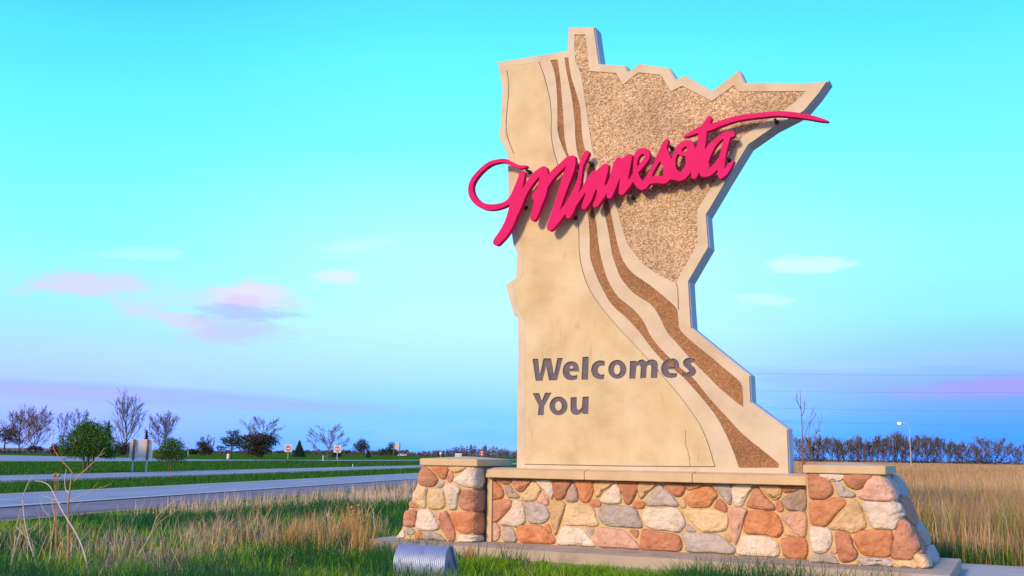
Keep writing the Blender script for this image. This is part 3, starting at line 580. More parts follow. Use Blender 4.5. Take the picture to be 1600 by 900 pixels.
PL = [('rose',[(375,132),(415,150),(465,205),(468,240),(430,272),(370,268),(332,245),(335,190),(350,150)]),('orange',[(425,130),(540,130),(540,170),(525,215),(490,215),(455,175)]),('tan',[(548,132),(665,134),(640,160),(600,175),(560,165)]),
 ('rose',[(545,180),(575,178),(580,215),(560,240),(535,225)]),('grey',[(485,228),(518,238),(500,275),(475,280),(458,262)]),('white',[(680,140),(765,140),(785,170),(785,240),(760,283),(690,278),(640,265),(600,245),(580,220),(620,190)]),
 ('cream',[(355,268),(398,280),(388,330),(385,418),(340,415),(300,370),(298,320),(320,285)]),('cream',[(420,283),(495,290),(515,340),(522,400),(490,430),(405,424),(398,340)]),('white',[(545,252),(600,258),(632,290),(615,350),(605,420),(580,437),(545,425),(535,360),(512,290)]),
 ('rose',[(660,292),(780,292),(800,330),(800,400),(775,442),(690,445),(630,420),(622,370),(635,310)]),('rust',[(275,372),(330,415),(320,423),(270,415)]),('rose',[(245,440),(320,435),(318,480),(310,550),(235,548),(230,500)]),
 ('white',[(340,435),(415,438),(450,490),(480,545),(470,575),(400,583),(320,570),(322,500)]),('pink',[(440,445),(488,450),(485,500),(470,505),(445,475)]),('rose',[(500,455),(535,445),(570,520),(595,600),(585,650),(550,655),(515,600),(485,550),(488,490)]),
 ('orange',[(555,460),(600,452),(700,450),(775,453),(800,500),(798,580),(760,603),(640,598),(590,560),(570,500)]),('white',[(190,610),(225,570),(240,600),(235,632),(182,632)]),('grey',[(250,557),(300,570),(310,595),(280,612),(245,600)]),
 ('orange',[(320,585),(355,590),(368,620),(362,642),(310,638)]),('grey',[(375,592),(470,600),(510,630),(525,652),(430,648),(370,642)]),('white',[(620,612),(700,610),(765,612),(785,635),(775,662),(640,662),(608,645)])]
PR = [('rust',[(148,185),(215,185),(290,225),(325,280),(318,325),(270,358),(190,362),(155,345),(148,260)]),('white',[(225,185),(392,187),(390,220),(340,237),(280,225)]),('rust',[(405,188),(590,190),(555,250),(510,290),(460,288),(408,255)]),
 ('grey',[(335,240),(370,240),(420,290),(478,320),(475,345),(400,347),(360,335),(345,290)]),('pink',[(600,200),(700,200),(745,260),(768,320),(755,370),(640,375),(530,362),(492,330),(530,290)]),('orange',[(160,370),(280,365),(330,345),(400,360),(410,395),(360,450),(280,545),(220,550),(165,530),(155,450)]),
 ('tan',[(430,362),(480,362),(520,410),(555,510),(550,560),(460,600),(400,580),(300,570),(310,530),(370,470),(420,400)]),('white',[(525,378),(650,378),(770,382),(805,440),(805,490),(760,570),(700,572),(600,562),(560,480)]),
 ('rose',[(800,500),(840,520),(880,600),(910,680),(900,740),(870,785),(760,782),(728,760),(745,650),(770,560)]),('white',[(165,560),(280,560),(318,610),(312,680),(270,735),(190,735),(165,690)]),('rust',[(345,590),(420,587),(460,640),(465,680),(500,740),(470,790),(410,805),(370,790),(345,700),(337,620)]),
 ('orange',[(520,577),(620,573),(720,575),(745,610),(735,740),(700,765),(590,762),(520,740),(468,650),(480,605)]),('pink',[(335,680),(348,700),(345,745),(305,740),(300,720)]),('grey',[(180,750),(320,752),(360,800),(350,812),(175,808),(168,780)]),
 ('grey',[(500,768),(700,775),(740,800),(735,836),(600,835),(520,820)]),('cream',[(745,790),(880,792),(920,848),(850,850),(750,843)]),('tan',[(450,818),(475,795),(500,824)]),('cream',[(905,742),(955,748),(1005,820),(1003,848),(940,850),(895,800)]),
 ('grey',[(725,200),(775,198),(838,325),(805,348),(768,310)]),('rust',[(778,350),(838,345),(905,492),(875,545),(822,480)]),('mauve',[(885,508),(925,515),(992,655),(965,690),(915,605)]),('rose',[(868,555),(908,595),(955,695),(938,745),(912,680)]),('grey',[(965,690),(1005,680),(1050,785),(1018,825),(962,745)])]
for colr, P in PL: k += 1; stone(P, *ZL, colr, pL, LC, 0., k)
for colr, P in PR: k += 1; stone(P, *ZR, colr, pR, RC, 0., k)
m = MB(); m.box(-4.93, 9.5, -1.05, 3.05, -.06, .028)
tag(m.build('pavement', APRON), kind='structure')

# ================================================================== FLOODLIGHT
ALU = mat('corrugated_aluminium', [c3(.38,.44,.60), c3(.46,.52,.68)], 6, rough=.42, metallic=.55, bump=.08, bscale=60, spots=[(c3(.2,.2,.25), 9, .6, .75, .4, (1,1,1))])  # blue of the reflected sky is put into the metal's base colour
ALUF = mat('satin_aluminium', [c3(.20,.30,.48), c3(.25,.35,.54)], 6, rough=.45, metallic=.5, bump=.05, bscale=60)  # same metal, base colour tinted a deeper blue for the sky mirrored in the sides
GLS = mat('lamp_glass', [c3(.25,.28,.3), c3(.3,.33,.36)], 6, rough=.08, spec=.6)
_f = ray(800,450)/np.linalg.norm(ray(800,450)); _r = ray(663,890); FLP = CAMP+_r*(13.0/float(_r@_f))
fl = thing('floodlight', 'ribbed aluminium floodlight box on the grass aimed up at the welcome sign', 'floodlight', (FLP[0], FLP[1], 0), R(9)); fl.scale = (.94, .94, .84)
prof = [(-.16,.02),(-.21,.14),(-.21,.25),(-.18,.36),(-.13,.44),(-.05,.50),(.02,.52)]   # (y, z): curved back towards the road
prof = [tuple(p) for p in smooth_open(prof, 3)]
nx = 208; V = []; F = []; hw = .36; npf = len(prof)
for i in range(nx+1):
    x = -hw+2*hw*i/nx; a = .0105*math.cos(2*math.pi*i/8)
    for j, (y, z) in enumerate(prof):
        a0, b0 = prof[max(0, j-1)], prof[min(npf-1, j+1)]; t = np.array(b0)-np.array(a0); t /= np.hypot(*t); V.append((x, y-t[1]*a, z+t[0]*a))
for i in range(nx):
    for j in range(npf-1): q = i*npf+j; F.append((q, q+1, q+npf+1, q+npf))
rb = obj('ribbed_housing', V, F, ALU, fl, True); sm_ = rb.modifiers.new('thickness', 'SOLIDIFY'); sm_.thickness = .006
side = prof+[(.30,.10),(.28,.02)]
for x0, x1 in ((-hw-.012, -hw+.002), (hw-.002, hw+.012)):
    m = MB(); m.prism(side, lambda u, v, w_: (x0+(x1-x0)*w_, u, v)); m.build('side_panel', ALUF, fl)
    m = MB(); xa_, xb_ = (x0-.02, x0) if x0 < 0 else (x1, x1+.02)
    m.prism([(.0,.528),(.035,.535),(.335,.09),(.30,.075)], lambda u, v, w_: (xa_+(xb_-xa_)*w_, u, v)); m.build('edge_flange', ALUF, fl)
m = MB(); m.prism([(.012,.50),(.022,.507),(.30,.105),(.29,.098)], lambda u, v, w_: (-hw+.004+(2*hw-.008)*w_, u, v)); m.build('lens', GLS, fl)
m = MB(); m.tube([(hw+.012,.0,.25),(hw+.03,.0,.25)], .06, 20); bevel(m.build('pivot_cap', ALUF, fl), .004)
m = MB(); m.box(-.25,.25,-.12,.2,-.05,.03); m.build('footing', PLINTH, fl)
# ================================================================== GROUND, ROADS
def sheet(name, pts, z, mt, sub=None):
    return tag(obj(name, [(x, y, z) for x, y in pts], [tuple(range(len(pts)))], mt), kind='structure')
def ll(d, s):                        # point at offset d from the kerb-side edge of the near road, s metres along it
    return np.array([-15.5, 1.05])+np.array([30, 8])/31.05*d+np.array([-8, 30])/31.05*s
G_BASE = mat('prairie_ground', [c3(.085,.07,.035), c3(.16,.12,.06), c3(.24,.175,.09)], .25, detail=9, rough=.95, bump=.5, bscale=8, bdist=.05)
G_FAR = mat('far_field_soil', [c3(.13,.085,.075), c3(.17,.12,.10), c3(.20,.16,.12)], .004, detail=6, rough=.95, stretch=(1,1,1))
G_LAWN = mat('mown_lawn', [c3(.022,.085,.009), c3(.040,.14,.014), c3(.065,.18,.020)], .35, spec=0, detail=9, rough=.9, bump=.9, bscale=5, bdist=.08, spots=[(c3(.13,.12,.045), .09, .56, .72, .5, (1,1,1)), (c3(.012,.05,.010), .5, .55, .7, .6, (1,1,1))])
ASPH = mat('grey_road_concrete', [c3(.20,.215,.27), c3(.245,.26,.32), c3(.28,.295,.36)], .35, detail=9, rough=.65, bump=.2, bscale=30, spots=[(c3(.14,.15,.19), .5, .55, .72, .5, (1,1,1))])
SHOU = mat('shoulder_asphalt', [c3(.14,.12,.15), c3(.18,.155,.185), c3(.22,.19,.215)], .6, detail=9, rough=.85, bump=.4, bscale=30, spots=[(c3(.09,.075,.095), .8, .55, .68, .6, (1,1,1)), (c3(.26,.21,.20), 2.5, .56, .68, .6, (1,1,1))])
GRAV = mat('gravel_verge', [c3(.17,.12,.10), c3(.30,.22,.17)], 3, detail=9, rough=.95, bump=.8, bscale=20)
PAINT = mat('white_road_paint', [c3(.62,.62,.62), c3(.78,.78,.78)], 3, rough=.7)
DARKJ = mat('dark_joint', [c3(.03,.03,.04), c3(.05,.05,.06)], 3, rough=.9)
sheet('far_fields', [(-9000,-9000),(9000,-9000),(9000,9000),(-9000,9000)], -.09, G_FAR)
sheet('ground', [(-140,-200),(420,-200),(420,520),(-140,520)], -.012, G_BASE)
sheet('lawn', [ll(-.5,-80), ll(-.5,900), ll(-560,900), ll(-560,-80)], -.004, G_LAWN)
sheet('verge', [ll(3.2,-60), ll(3.2,500), ll(-.5,500), ll(-.5,-60)], -.004, G_LAWN)
def strip(name, d0, d1, s0, s1, z, mt, n=1):
    V = []; F = []
    for i in range(n+1):
        s = s0+(s1-s0)*i/n; V += [(*ll(d0, s), z), (*ll(d1, s), z)]
        if i: k = 2*i; F.append((k-2, k-1, k+1, k))
    return tag(obj(name, V, F, mt), kind='structure')
strip('gravel_verge', .55, -.25, -80, 900, .004, GRAV)
strip('road_shoulder', 0, -2.95, -80, 900, .012, SHOU)
strip('near_road', -2.85, -8.35, -80, 900, .022, ASPH)
strip('road_joint', -2.80, -2.98, -80, 900, .027, DARKJ)
strip('edge_line', -3.18, -3.33, -80, 900, .027, PAINT)
def dashes(name, d, s0, s1, z):
    V = []; F = []; s = s0
    while s < s1:
        k = len(V); V += [(*ll(d-.06, s), z), (*ll(d+.06, s), z), (*ll(d+.06, s+3), z), (*ll(d-.06, s+3), z)]; F.append((k, k+1, k+2, k+3)); s += 12.2
    return tag(obj(name, V, F, PAINT), kind='structure')
dashes('lane_line', -5.6, -60+4, 500, .027)
strip('edge_line', -8.0, -8.12, -80, 900, .027, PAINT)
strip('gravel_verge', -8.3, -8.9, -80, 900, .003, GRAV)
strip('road_shoulder', -16.4, -18.2, -80, 900, .008, SHOU)
strip('middle_road', -18.1, -24.6, -80, 900, .018, ASPH); strip('edge_line', -18.35, -18.5, -80, 900, .023, PAINT); dashes('lane_line', -21.4, -50, 500, .023)
# the far service road widens towards the left into a junction
near3 = [(-400,733),(0,720.6),(160,720.9),(320,720.5),(480,720.1),(640,719.6),(900,718.6)]; far3 = [(900,717.9),(640,718.5),(480,718.6),(320,717.9),(200,715.5),(100,713),(0,711),(-400,706)]
sheet('far_road', [tuple(onG(x, y)[:2]) for x, y in near3+far3], .006, ASPH)

# ================================================================== GRASS
def vnoise(x, y, s, seed):
    rs = np.random.RandomState(seed); T = rs.rand(256, 256); X, Y = x/s+1000, y/s+1000
    i, j = np.floor(X).astype(int), np.floor(Y).astype(int); u, v = X-i, Y-j; u = u*u*(3-2*u); v = v*v*(3-2*v)
    g = lambda a, b: T[a % 256, b % 256]
    return (g(i, j)*(1-u)+g(i+1, j)*u)*(1-v)+(g(i, j+1)*(1-u)+g(i+1, j+1)*u)*v
def fbm(x, y, s, seed): return .6*vnoise(x, y, s, seed)+.3*vnoise(x, y, s/2.3, seed+1)+.1*vnoise(x, y, s/5, seed+2)
def blades(name, x, y, h, wd, col, mt, seed=0, lean=.35, z=0., label=None, seg=2, tipw=.12):
    n = len(x); rs = np.random.RandomState(seed); th = rs.rand(n)*2*np.pi; ph = rs.rand(n)*2*np.pi; le = h*lean*(.2+rs.rand(n)*1.0)
    fx, fy = np.cos(th), np.sin(th); dx, dy = np.cos(ph)*le, np.sin(ph)*le
    w2 = wd*.5; V = np.zeros((n, 5, 3))
    z = np.broadcast_to(z, n)
    V[:,0] = np.stack([x-fx*w2, y-fy*w2, z-.03], 1); V[:,1] = np.stack([x+fx*w2, y+fy*w2, z-.03], 1)
    mx, my, mz = x+dx*.3, y+dy*.3, z+h*.55
    V[:,2] = np.stack([mx-fx*w2*.75, my-fy*w2*.75, mz], 1); V[:,3] = np.stack([mx+fx*w2*.75, my+fy*w2*.75, mz], 1)
    V[:,4] = np.stack([x+dx, y+dy, z+h*(1-.25*(le/h)**2)], 1)
    base = (np.arange(n)*5)[:,None]; T = np.array([[0,1,3],[0,3,2],[2,3,4]])
    F = (base[:,:,None]+T[None]).reshape(-1, 3)
    me = bpy.data.meshes.new(name); me.vertices.add(n*5); me.vertices.foreach_set('co', V.ravel()); m3 = n*3
    me.loops.add(m3*3); me.loops.foreach_set('vertex_index', F.ravel().astype(np.int32)); me.polygons.add(m3)
    me.polygons.foreach_set('loop_start', (np.arange(m3)*3).astype(np.int32)); me.polygons.foreach_set('loop_total', np.full(m3, 3, np.int32)); me.update(calc_edges=True)
    ca = me.color_attributes.new('Col', 'FLOAT_COLOR', 'POINT'); cc = np.ones((n, 5, 4)); cc[:,:,:3] = col[:,None,:]; ca.data.foreach_set('color', cc.ravel())
    me.materials.append(mt); return tag(link(name, me), label, kind='stuff')
BL = blade_mat('grass_blades', .35); BS = blade_mat('straw_blades', .18)
def scatter(n, r0, r1, a0, a1, seed, p=1.5):
    """points round the viewpoint, thinning with distance; a in degrees of compass (0=+Y)"""
    rs = np.random.RandomState(seed); u = rs.rand(n); q = 2-p
    r = (r0**q+u*(r1**q-r0**q))**(1/q) if abs(q) > 1e-6 else r0*(r1/r0)**u
    a = np.radians(a0+(a1-a0)*rs.rand(n)); return CAMP[0]+r*np.sin(a), CAMP[1]+r*np.cos(a), r
def droad(x, y): return ((x+15.5)*30+(y-1.05)*8)/31.05
def clear(x, y):                     # keep off the plinth and the pavement
    return ~((x > -4.95) & (x < 9.6) & (y > -1.07) & (y < 3.07)) & ~((x > -4.62) & (x < 4.3) & (y > -.7) & (y < 1.85)) & ~((abs(x-FLP[0]) < .42) & (abs(y-FLP[1]) < .36))
def mixcol(cols, wgt, rs):           # per-blade colour: weighted pick, then natural scatter
    c = np.array(cols)[rs.choice(len(cols), size=wgt, p=None)] if isinstance(wgt, int) else None
    return c
def pick(rs, n, cols, pr): return np.array(cols)[rs.choice(len(cols), n, p=np.array(pr)/sum(pr))]*(.75+.5*rs.rand(n, 1))
GREEN = [(.10,.28,.015), (.18,.38,.015), (.055,.20,.018), (.30,.46,.03), (.40,.41,.07)]
DEEP = [(.018,.11,.028), (.03,.15,.035), (.02,.13,.03)]
STRAW = [(.52,.36,.19), (.62,.45,.27), (.42,.26,.13), (.58,.43,.33)]
PALE = [(.56,.41,.33), (.64,.49,.38), (.50,.34,.26)]
GOLD = [(.58,.34,.11), (.48,.23,.07), (.66,.44,.19), (.50,.30,.10)]
MAT_ = [(.30,.23,.17), (.38,.30,.24), (.22,.16,.12)]
rs = np.random.RandomState(7)
# --- near left bank: green sward
x, y, r = scatter(170000, 9.5, 60, -66, -6, 1, 1.35); d = droad(x, y); k = (d > .9) & clear(x, y) & ~((y > 3) & (x > -6)); x, y, r, d = x[k], y[k], r[k], d[k]
n1 = fbm(x, y, 2.2, 5); n2 = fbm(x, y, .8, 9); tall = np.clip((n1-.42)*4, 0, 1)*np.clip((d-2)/3, 0, 1)
n5 = fbm(x, y, .45, 77); h = (.07+.16*n5+.24*tall)*(.6+.8*rs.rand(len(x))); h *= np.where(d < 2.5, .6, 1)
col = np.where(((n1 > .52) | (n5 < .34))[:,None], pick(rs, len(x), DEEP, (1,1,1)), pick(rs, len(x), GREEN, (3,3,2,2,.7)))
deadp = (fbm(x, y, 1.1, 31) > .60) & (rs.rand(len(x)) < .75) & (d > 4); col[deadp] = pick(rs, len(x), MAT_, (1,1,1))[deadp]; h[deadp] *= .5; lean_ = .6
blades('green_grass', x, y, h, np.maximum(.007, r*.00062)*(.8+.5*rs.rand(len(x))), col, BL, 2, .8, label='green spring grass on the near bank')
# grass right in front of the pavement
x = rs.uniform(-5.2, 3.2, 26000); y = rs.uniform(-2.3, -1.08, 26000); k = clear(x, y) & (rs.rand(26000) < .12+.88*(fbm(x, y, .35, 12) > .46)); x, y = x[k], y[k]; r = np.hypot(x-CAMP[0], y-CAMP[1])
nn = fbm(x, y, .5, 40)+.5*np.clip(1-np.abs(x+1.6)/.7, 0, 1)*np.clip(-(y+1.3)*2, 0, 1); blades('green_grass', x, y, (.04+.16*nn)*(.6+.7*rs.rand(len(x))), .010+.004*rs.rand(len(x)), pick(rs, len(x), GREEN, (3,4,1,3,1)), BL, 3, .5, label='green grass growing against the pavement edge')
# --- the same sward in front of the pavement, right of the floodlight
x, y, r = scatter(46000, 6, 26, -40, 50, 61, 1.2); k = clear(x, y) & (y < -1.1) & (x > -3); x, y, r = x[k], y[k], r[k]; k = ~((y > -2.3) & (x < 3.2)); x, y, r = x[k], y[k], r[k]
nn = fbm(x, y, .8, 44); blades('green_grass', x, y, (.06+.20*nn)*(.6+.7*rs.rand(len(x))), .011+.004*rs.rand(len(x)), pick(rs, len(x), GREEN+STRAW[:1], (3,4,1,3,1,.6)), BL, 14, .6, label='green grass in front of the pavement')
# --- pale straw band across the bank
x, y, r = scatter(150000, 15, 75, -66, -10, 21, 1.2); d = droad(x, y); s = ((x+15.5)*-8+(y-1.05)*30)/31.05
band_ = np.clip(1-np.abs(d-np.minimum(5.0, 2.4+.24*s))/(1.8+s*.045), 0, 1); edge = fbm(x, y, 2.0, 55); k = (band_*np.clip((s+2)/6, 0, 1) > .08+edge*.55) & clear(x, y) & (d > 1.3) & (x < -5.0)
x, y, r, s = x[k], y[k], r[k], s[k]; blades('straw_grass', x, y, (.20+.40*rs.rand(len(x))**2)*np.clip(.6+(s+5)/22, .75, 1.1), np.maximum(.008, r*.00052), pick(rs, len(x), PALE+STRAW[:2], (3,3,2,1,1)), BS, 4, .22, label='pale dry straw in a band below the road')
# --- golden clumps in front of and beside the left pillar
def clumps(name, C_, n_, hh, cols, pr, seed, spread=.10, lean=.35, wd=.009, label=None):
    rs = np.random.RandomState(seed); X = []; Y = []; H = []
    for (cx, cy, sc_) in C_:
        m_ = int(n_*(.5+rs.rand())); X.append(cx+rs.randn(m_)*spread*sc_); Y.append(cy+rs.randn(m_)*spread*sc_); H.append(hh*sc_*(.45+.6*rs.rand(m_)))
    X, Y, H = map(np.concatenate, (X, Y, H)); k = clear(X, Y); X, Y, H = X[k], Y[k], H[k]; r = np.hypot(X-CAMP[0], Y-CAMP[1])
    return blades(name, X, Y, H, np.maximum(wd, r*.0005)*(.7+.5*rs.rand(len(X))), pick(rs, len(X), cols, pr), BS, seed, lean, label=label)
rr = random.Random(5); cl = []
for i in range(95):
    px_, py_ = rr.uniform(295, 640), rr.triangular(808, 885, 850); q = onG(px_, py_)
    if px_ > 600 and py_ < 848: continue
    cl.append((q[0], q[1], rr.choice((.4,.55,.7,.85,1.1,1.35))))
clumps('golden_grass', cl, 17, .66, GOLD+STRAW+PALE, (2,1.5,2,2,2,2,1,1,2,2,2), 8, .09, .62, .0065, 'golden dry grass clumps left of the sign')
cl = [(*onG(x_, y_)[:2], s_) for x_, y_, s_ in ((575,866,1.1),(572,870,.9),(560,868,.8),(612,866,.75),(630,868,.55),(660,872,.5),(690,874,.55),(735,884,.55),(645,868,.5),(470,862,1.0),(455,866,.9),(520,858,1.0),(485,850,1.0),(548,846,1.1),(500,872,.8))]
clumps('golden_grass', cl, 130, .66, GOLD, (3,2,2,2), 11, .09, .28, .006, 'rusty gold grass tufts at the left end of the plinth')
cl = []
for i in range(36):
    q = onG(rr.uniform(10, 330), rr.triangular(822, 898, 845)); cl.append((q[0], q[1], rr.uniform(.5, 1.0)))
clumps('straw_grass', cl, 17, .50, STRAW+PALE, (2,2,2,2,1,1,1), 13, .22, .45, .005, 'thin straw tufts on the near bank')
cl = []
for i in range(30): q = onG(rr.uniform(-10, 150), rr.triangular(835, 899, 880)); cl.append((q[0], q[1], rr.uniform(.6, 1.3)))
for i in range(26): q = onG(rr.uniform(150, 360), rr.triangular(830, 899, 870)); cl.append((q[0], q[1], rr.uniform(.5, 1.0)))
clumps('dry_stems', cl, 5, .72, STRAW+PALE+GOLD, (2,2,1,2,2,2,1,1,1,1,1), 23, .12, .6, .007, 'scattered thin dry stems among the grass of the bank')
# --- flattened dead stems and litter
cl = []
for cx, cy, n_, sp_ in ((95,888,30,50),(175,866,12,26),(385,842,22,40),(520,848,10,50)):
    for i in range(n_): q = onG(cx+rr.gauss(0, sp_), min(899, max(822, cy+rr.gauss(0, 7)))); cl.append((q[0], q[1], rr.uniform(.6, 1.2)))
clumps('dead_litter', cl, 16, .13, MAT_+PALE, (2,2,2,1,1,1), 19, .16, 1.7, .009, 'flattened dead stems and litter on the bank')
# --- prairie behind and right of the sign
x, y, r = scatter(330000, 17.3, 330, -22, 22, 31, 1.62); k = (y > 3.15) & (droad(x, y) > 9); x, y, r = x[k], y[k], r[k]
n1 = fbm(x, y, 3.0, 71); near = np.clip(1-(y-3)/24, 0, 1); n4 = fbm(x, y, 1.1, 88); grn = (rs.rand(len(x)) < near*.75*np.clip((n4-.36)*5, 0, 1)) 
h = (.62+.38*rs.rand(len(x))+.18*(n1-.5))*np.where(grn, .86, 1.0)*np.where(y < 4.5, .45+.25*rs.rand(len(x)), 1)
col = np.where(grn[:,None], pick(rs, len(x), GREEN+DEEP, (2,1,2,1,3,2,2,2)), pick(rs, len(x), STRAW+GOLD+PALE, (2,1,3,1.5,2.5,3,1,3,1.2,.8,1.2)))
col = np.where((n1 > .58)[:,None] & ~grn[:,None], col*np.array([.8,.78,.8]), col)
blades('prairie_grass', x, y, h*1.12, np.maximum(.008, r*.00058), col, BS, 6, .30, label='tall golden prairie grass behind the sign')
x = rs.uniform(3.5, 14, 16000); y = rs.uniform(3.1, 5.4, 16000)
blades('green_grass', x, y, .12+.28*rs.rand(16000), np.full(16000, .010), pick(rs, 16000, DEEP+GREEN, (3,3,3,2,1,1,.5,.5)), BL, 16, .5, label='dark green grass at the foot of the prairie')
# lower prairie seen left of the sign, beyond the straw, and far lawn tufts
x, y, r = scatter(90000, 36, 190, -62, -26, 41, 1.5); d = droad(x, y); k = ((d > -16) & (d < -9.0)) | ((d < -25) & (d > -60)); x, y, r, d = x[k], y[k], r[k], d[k]
blades('lawn_grass', x, y, .07+.12*rs.rand(len(x)), r*.0007, pick(rs, len(x), [(.035,.14,.012),(.05,.18,.018),(.028,.11,.012),(.11,.17,.03)], (3,2,3,.4)), BL, 9, .5, label='short green grass of the median')

# --- dry weed stalks standing in the foreground
TWIG = {k_: mat(k_, v, 9, bump=.3, bscale=60, bdist=.003) for k_, v in (('russet_stem', [c3(.36,.16,.07), c3(.50,.27,.13)]), ('bleached_stem', [c3(.46,.38,.33), c3(.62,.54,.48)]), ('tan_stem', [c3(.46,.32,.17), c3(.60,.46,.28)]))}
def stalks(label, base, Yp, items, group='dead weed stalks on the bank'):
    g = onG(*base); t = thing('dead_weed', label, 'weed', (g[0], g[1], 0), 0, group)
    for i, (nm, mt, P, r0, r1) in enumerate(items):
        pts = []; n = len(P)
        for j, (u, v) in enumerate(P):
            q = onY(u/4.5, 700+v/4.5, g[1]); pts.append((q[0]-g[0], .02*math.sin(j*.9+i), max(q[2], -.02)))
        sp_ = smooth_open(pts, 4); m = MB(); m.tube([tuple(p) for p in sp_], [(r0+(r1-r0)*j/(len(sp_)-1))*.72 for j in range(len(sp_))], 6); m.build(nm, TWIG[mt], t, True)
    return t
stalks('tall russet dead weed with a forked top and two long bare arms', (107, 893), 0, [
  ('stem','russet_stem',[(485,870),(470,780),(474,680),(478,600),(484,500),(488,400),(497,300),(505,180)],.022,.012),
  ('branch','russet_stem',[(505,180),(470,135),(430,90),(405,45),(385,0),(378,-60),(376,-110)],.010,.004),
  ('branch','tan_stem',[(512,235),(560,190),(620,140),(670,95),(705,50),(733,0)],.010,.004),
  ('branch','tan_stem',[(705,55),(745,30)],.005,.003),('branch','bleached_stem',[(497,320),(470,290),(460,220),(462,150)],.009,.006),
  ('branch','tan_stem',[(490,370),(560,340),(640,300),(720,272),(778,250)],.006,.002),('branch','tan_stem',[(640,300),(665,265),(690,235)],.004,.002),('branch','russet_stem',[(484,520),(470,470),(440,430)],.006,.003),
  ('branch','tan_stem',[(500,440),(540,400),(580,380)],.005,.002)])
stalks('long bleached bent weed stalk leaning left across the russet one', (137, 899), 0, [
  ('stem','bleached_stem',[(622,900),(600,800),(570,700),(530,600),(480,505),(440,430),(400,350),(350,270),(290,238),(240,232)],.018,.006),
  ('branch','bleached_stem',[(430,410),(395,372),(330,345),(295,335)],.007,.003)])
stalks('slim pale weed stalk with an upright kinked tip', (60, 898), 0, [
  ('stem','bleached_stem',[(272,890),(230,760),(190,640),(168,500),(165,370),(185,300),(215,230),(232,195)],.014,.005),
  ('branch','tan_stem',[(190,640),(150,600),(130,560)],.005,.002)])
stalks('plain tan weed stalk at the far left of the bank', (15, 899), 0, [
  ('stem','tan_stem',[(68,895),(85,760),(100,620),(125,500),(150,425)],.014,.006),('branch','tan_stem',[(112,560),(160,610),(200,600)],.006,.003),('branch','tan_stem',[(85,780),(120,660),(160,600),(230,560),(300,520)],.007,.003)])
stalks('pale weed stalk between the kinked one and the russet one', (73, 893), 0, [
  ('stem','tan_stem',[(328,862),(345,760),(350,690),(370,580),(388,480),(380,420),(372,360)],.014,.006),
  ('branch','tan_stem',[(350,690),(352,600),(345,500),(350,450)],.006,.003),('branch','bleached_stem',[(388,480),(410,440),(440,405)],.006,.003),('branch','bleached_stem',[(346,480),(310,430),(290,370),(285,335)],.006,.002)])
stalks('leaning sheaf of straw coloured stalks right of the russet weed', (214, 876), 0, [
  ('stem','bleached_stem',[(960,780),(1000,700),(1040,630),(1075,560),(1100,500),(1150,440),(1215,385),(1280,345)],.014,.004),
  ('branch','tan_stem',[(1040,640),(1100,540),(1160,490),(1230,450),(1300,400)],.006,.002),('branch','tan_stem',[(1075,560),(1130,480),(1190,410),(1250,350)],.006,.002),('branch','tan_stem',[(1100,500),(1105,440),(1112,400)],.005,.002),('branch','tan_stem',[(1150,440),(1200,400),(1215,330)],.005,.002),
  ('branch','tan_stem',[(980,740),(1010,690),(1030,640),(1020,560)],.006,.002)])
stalks('thin tan stalks standing alone below the lawn edge', (250, 895), 0, [
  ('stem','tan_stem',[(1125,880),(1118,760),(1130,640),(1170,540)],.009,.003),('stem','tan_stem',[(1290,890),(1240,800),(1200,700)],.008,.003),('stem','tan_stem',[(1180,850),(1240,740),(1320,630)],.008,.003)])
def seedheads(label, px_, py_, tops):
    g = onG(px_, py_); t = thing('seed_head_weed', label, 'weed', (g[0], g[1], 0))
    for j, (x_, y_) in enumerate(tops):
        q = onY(x_, y_, g[1]); a = (q[0]-g[0], .03*j, q[2]); m = MB(); m.tube([(0.02*j, 0, -.02), (a[0]*.4, 0, a[2]*.5), a], [.006, .005, .004], 5); s_ = m.build('stem', TWIG['russet_stem'], t)
        m = MB(); m.tube([(a[0], a[1], a[2]-.02), (a[0], a[1], a[2]), (a[0], a[1], a[2]+.03)], [.012, .034, .012], 8); m.build('seed_head', TWIG['russet_stem'], s_, True)
seedheads('russet weed with round seed heads in the gold grass', 552, 862, ((550,793),(559,790),(551,798),(545,806),(556,803)))
seedheads('dark seed heads on thin stems beside the russet stalk', 86, 872, ((85,743),(89,743),(83,742)))

# ================================================================== TREES
def bark(n, a, b_): return mat(n, [a, b_], 3, bump=.4, bscale=12, stretch=(1,1,.3))
B_GREY = bark('grey_violet_bark', c3(.10,.075,.10), c3(.17,.13,.165)); B_BROWN = bark('brown_bark', c3(.085,.05,.04), c3(.14,.09,.07))
B_TWIG = bark('violet_twigs', c3(.13,.09,.125), c3(.20,.15,.19)); B_RTWIG = bark('reddish_twigs', c3(.17,.09,.075), c3(.25,.14,.11)); B_DK = bark('dark_bark', c3(.04,.03,.03), c3(.07,.05,.045))
def leafm(n, *c): 
    return mat(n, list(c), .9, detail=3, rough=.75, spec=.2)
LF_GREEN = leafm('fresh_leaves', c3(.025,.075,.012), c3(.055,.14,.016), c3(.10,.20,.028)); LF_PINE = leafm('pine_needles', c3(.014,.03,.018), c3(.03,.055,.028), c3(.045,.075,.035))
LF_BROWN = leafm('budding_leaves', c3(.05,.03,.022), c3(.085,.05,.03), c3(.12,.075,.04)); LF_DARK = leafm('dark_shrub_leaves', c3(.035,.028,.028), c3(.06,.045,.036), c3(.035,.05,.028)); LF_RED = leafm('red_shrub_leaves', c3(.10,.025,.03), c3(.15,.04,.04))
LF_BUD = leafm('olive_buds', c3(.085,.075,.035), c3(.12,.11,.05), c3(.09,.08,.075))
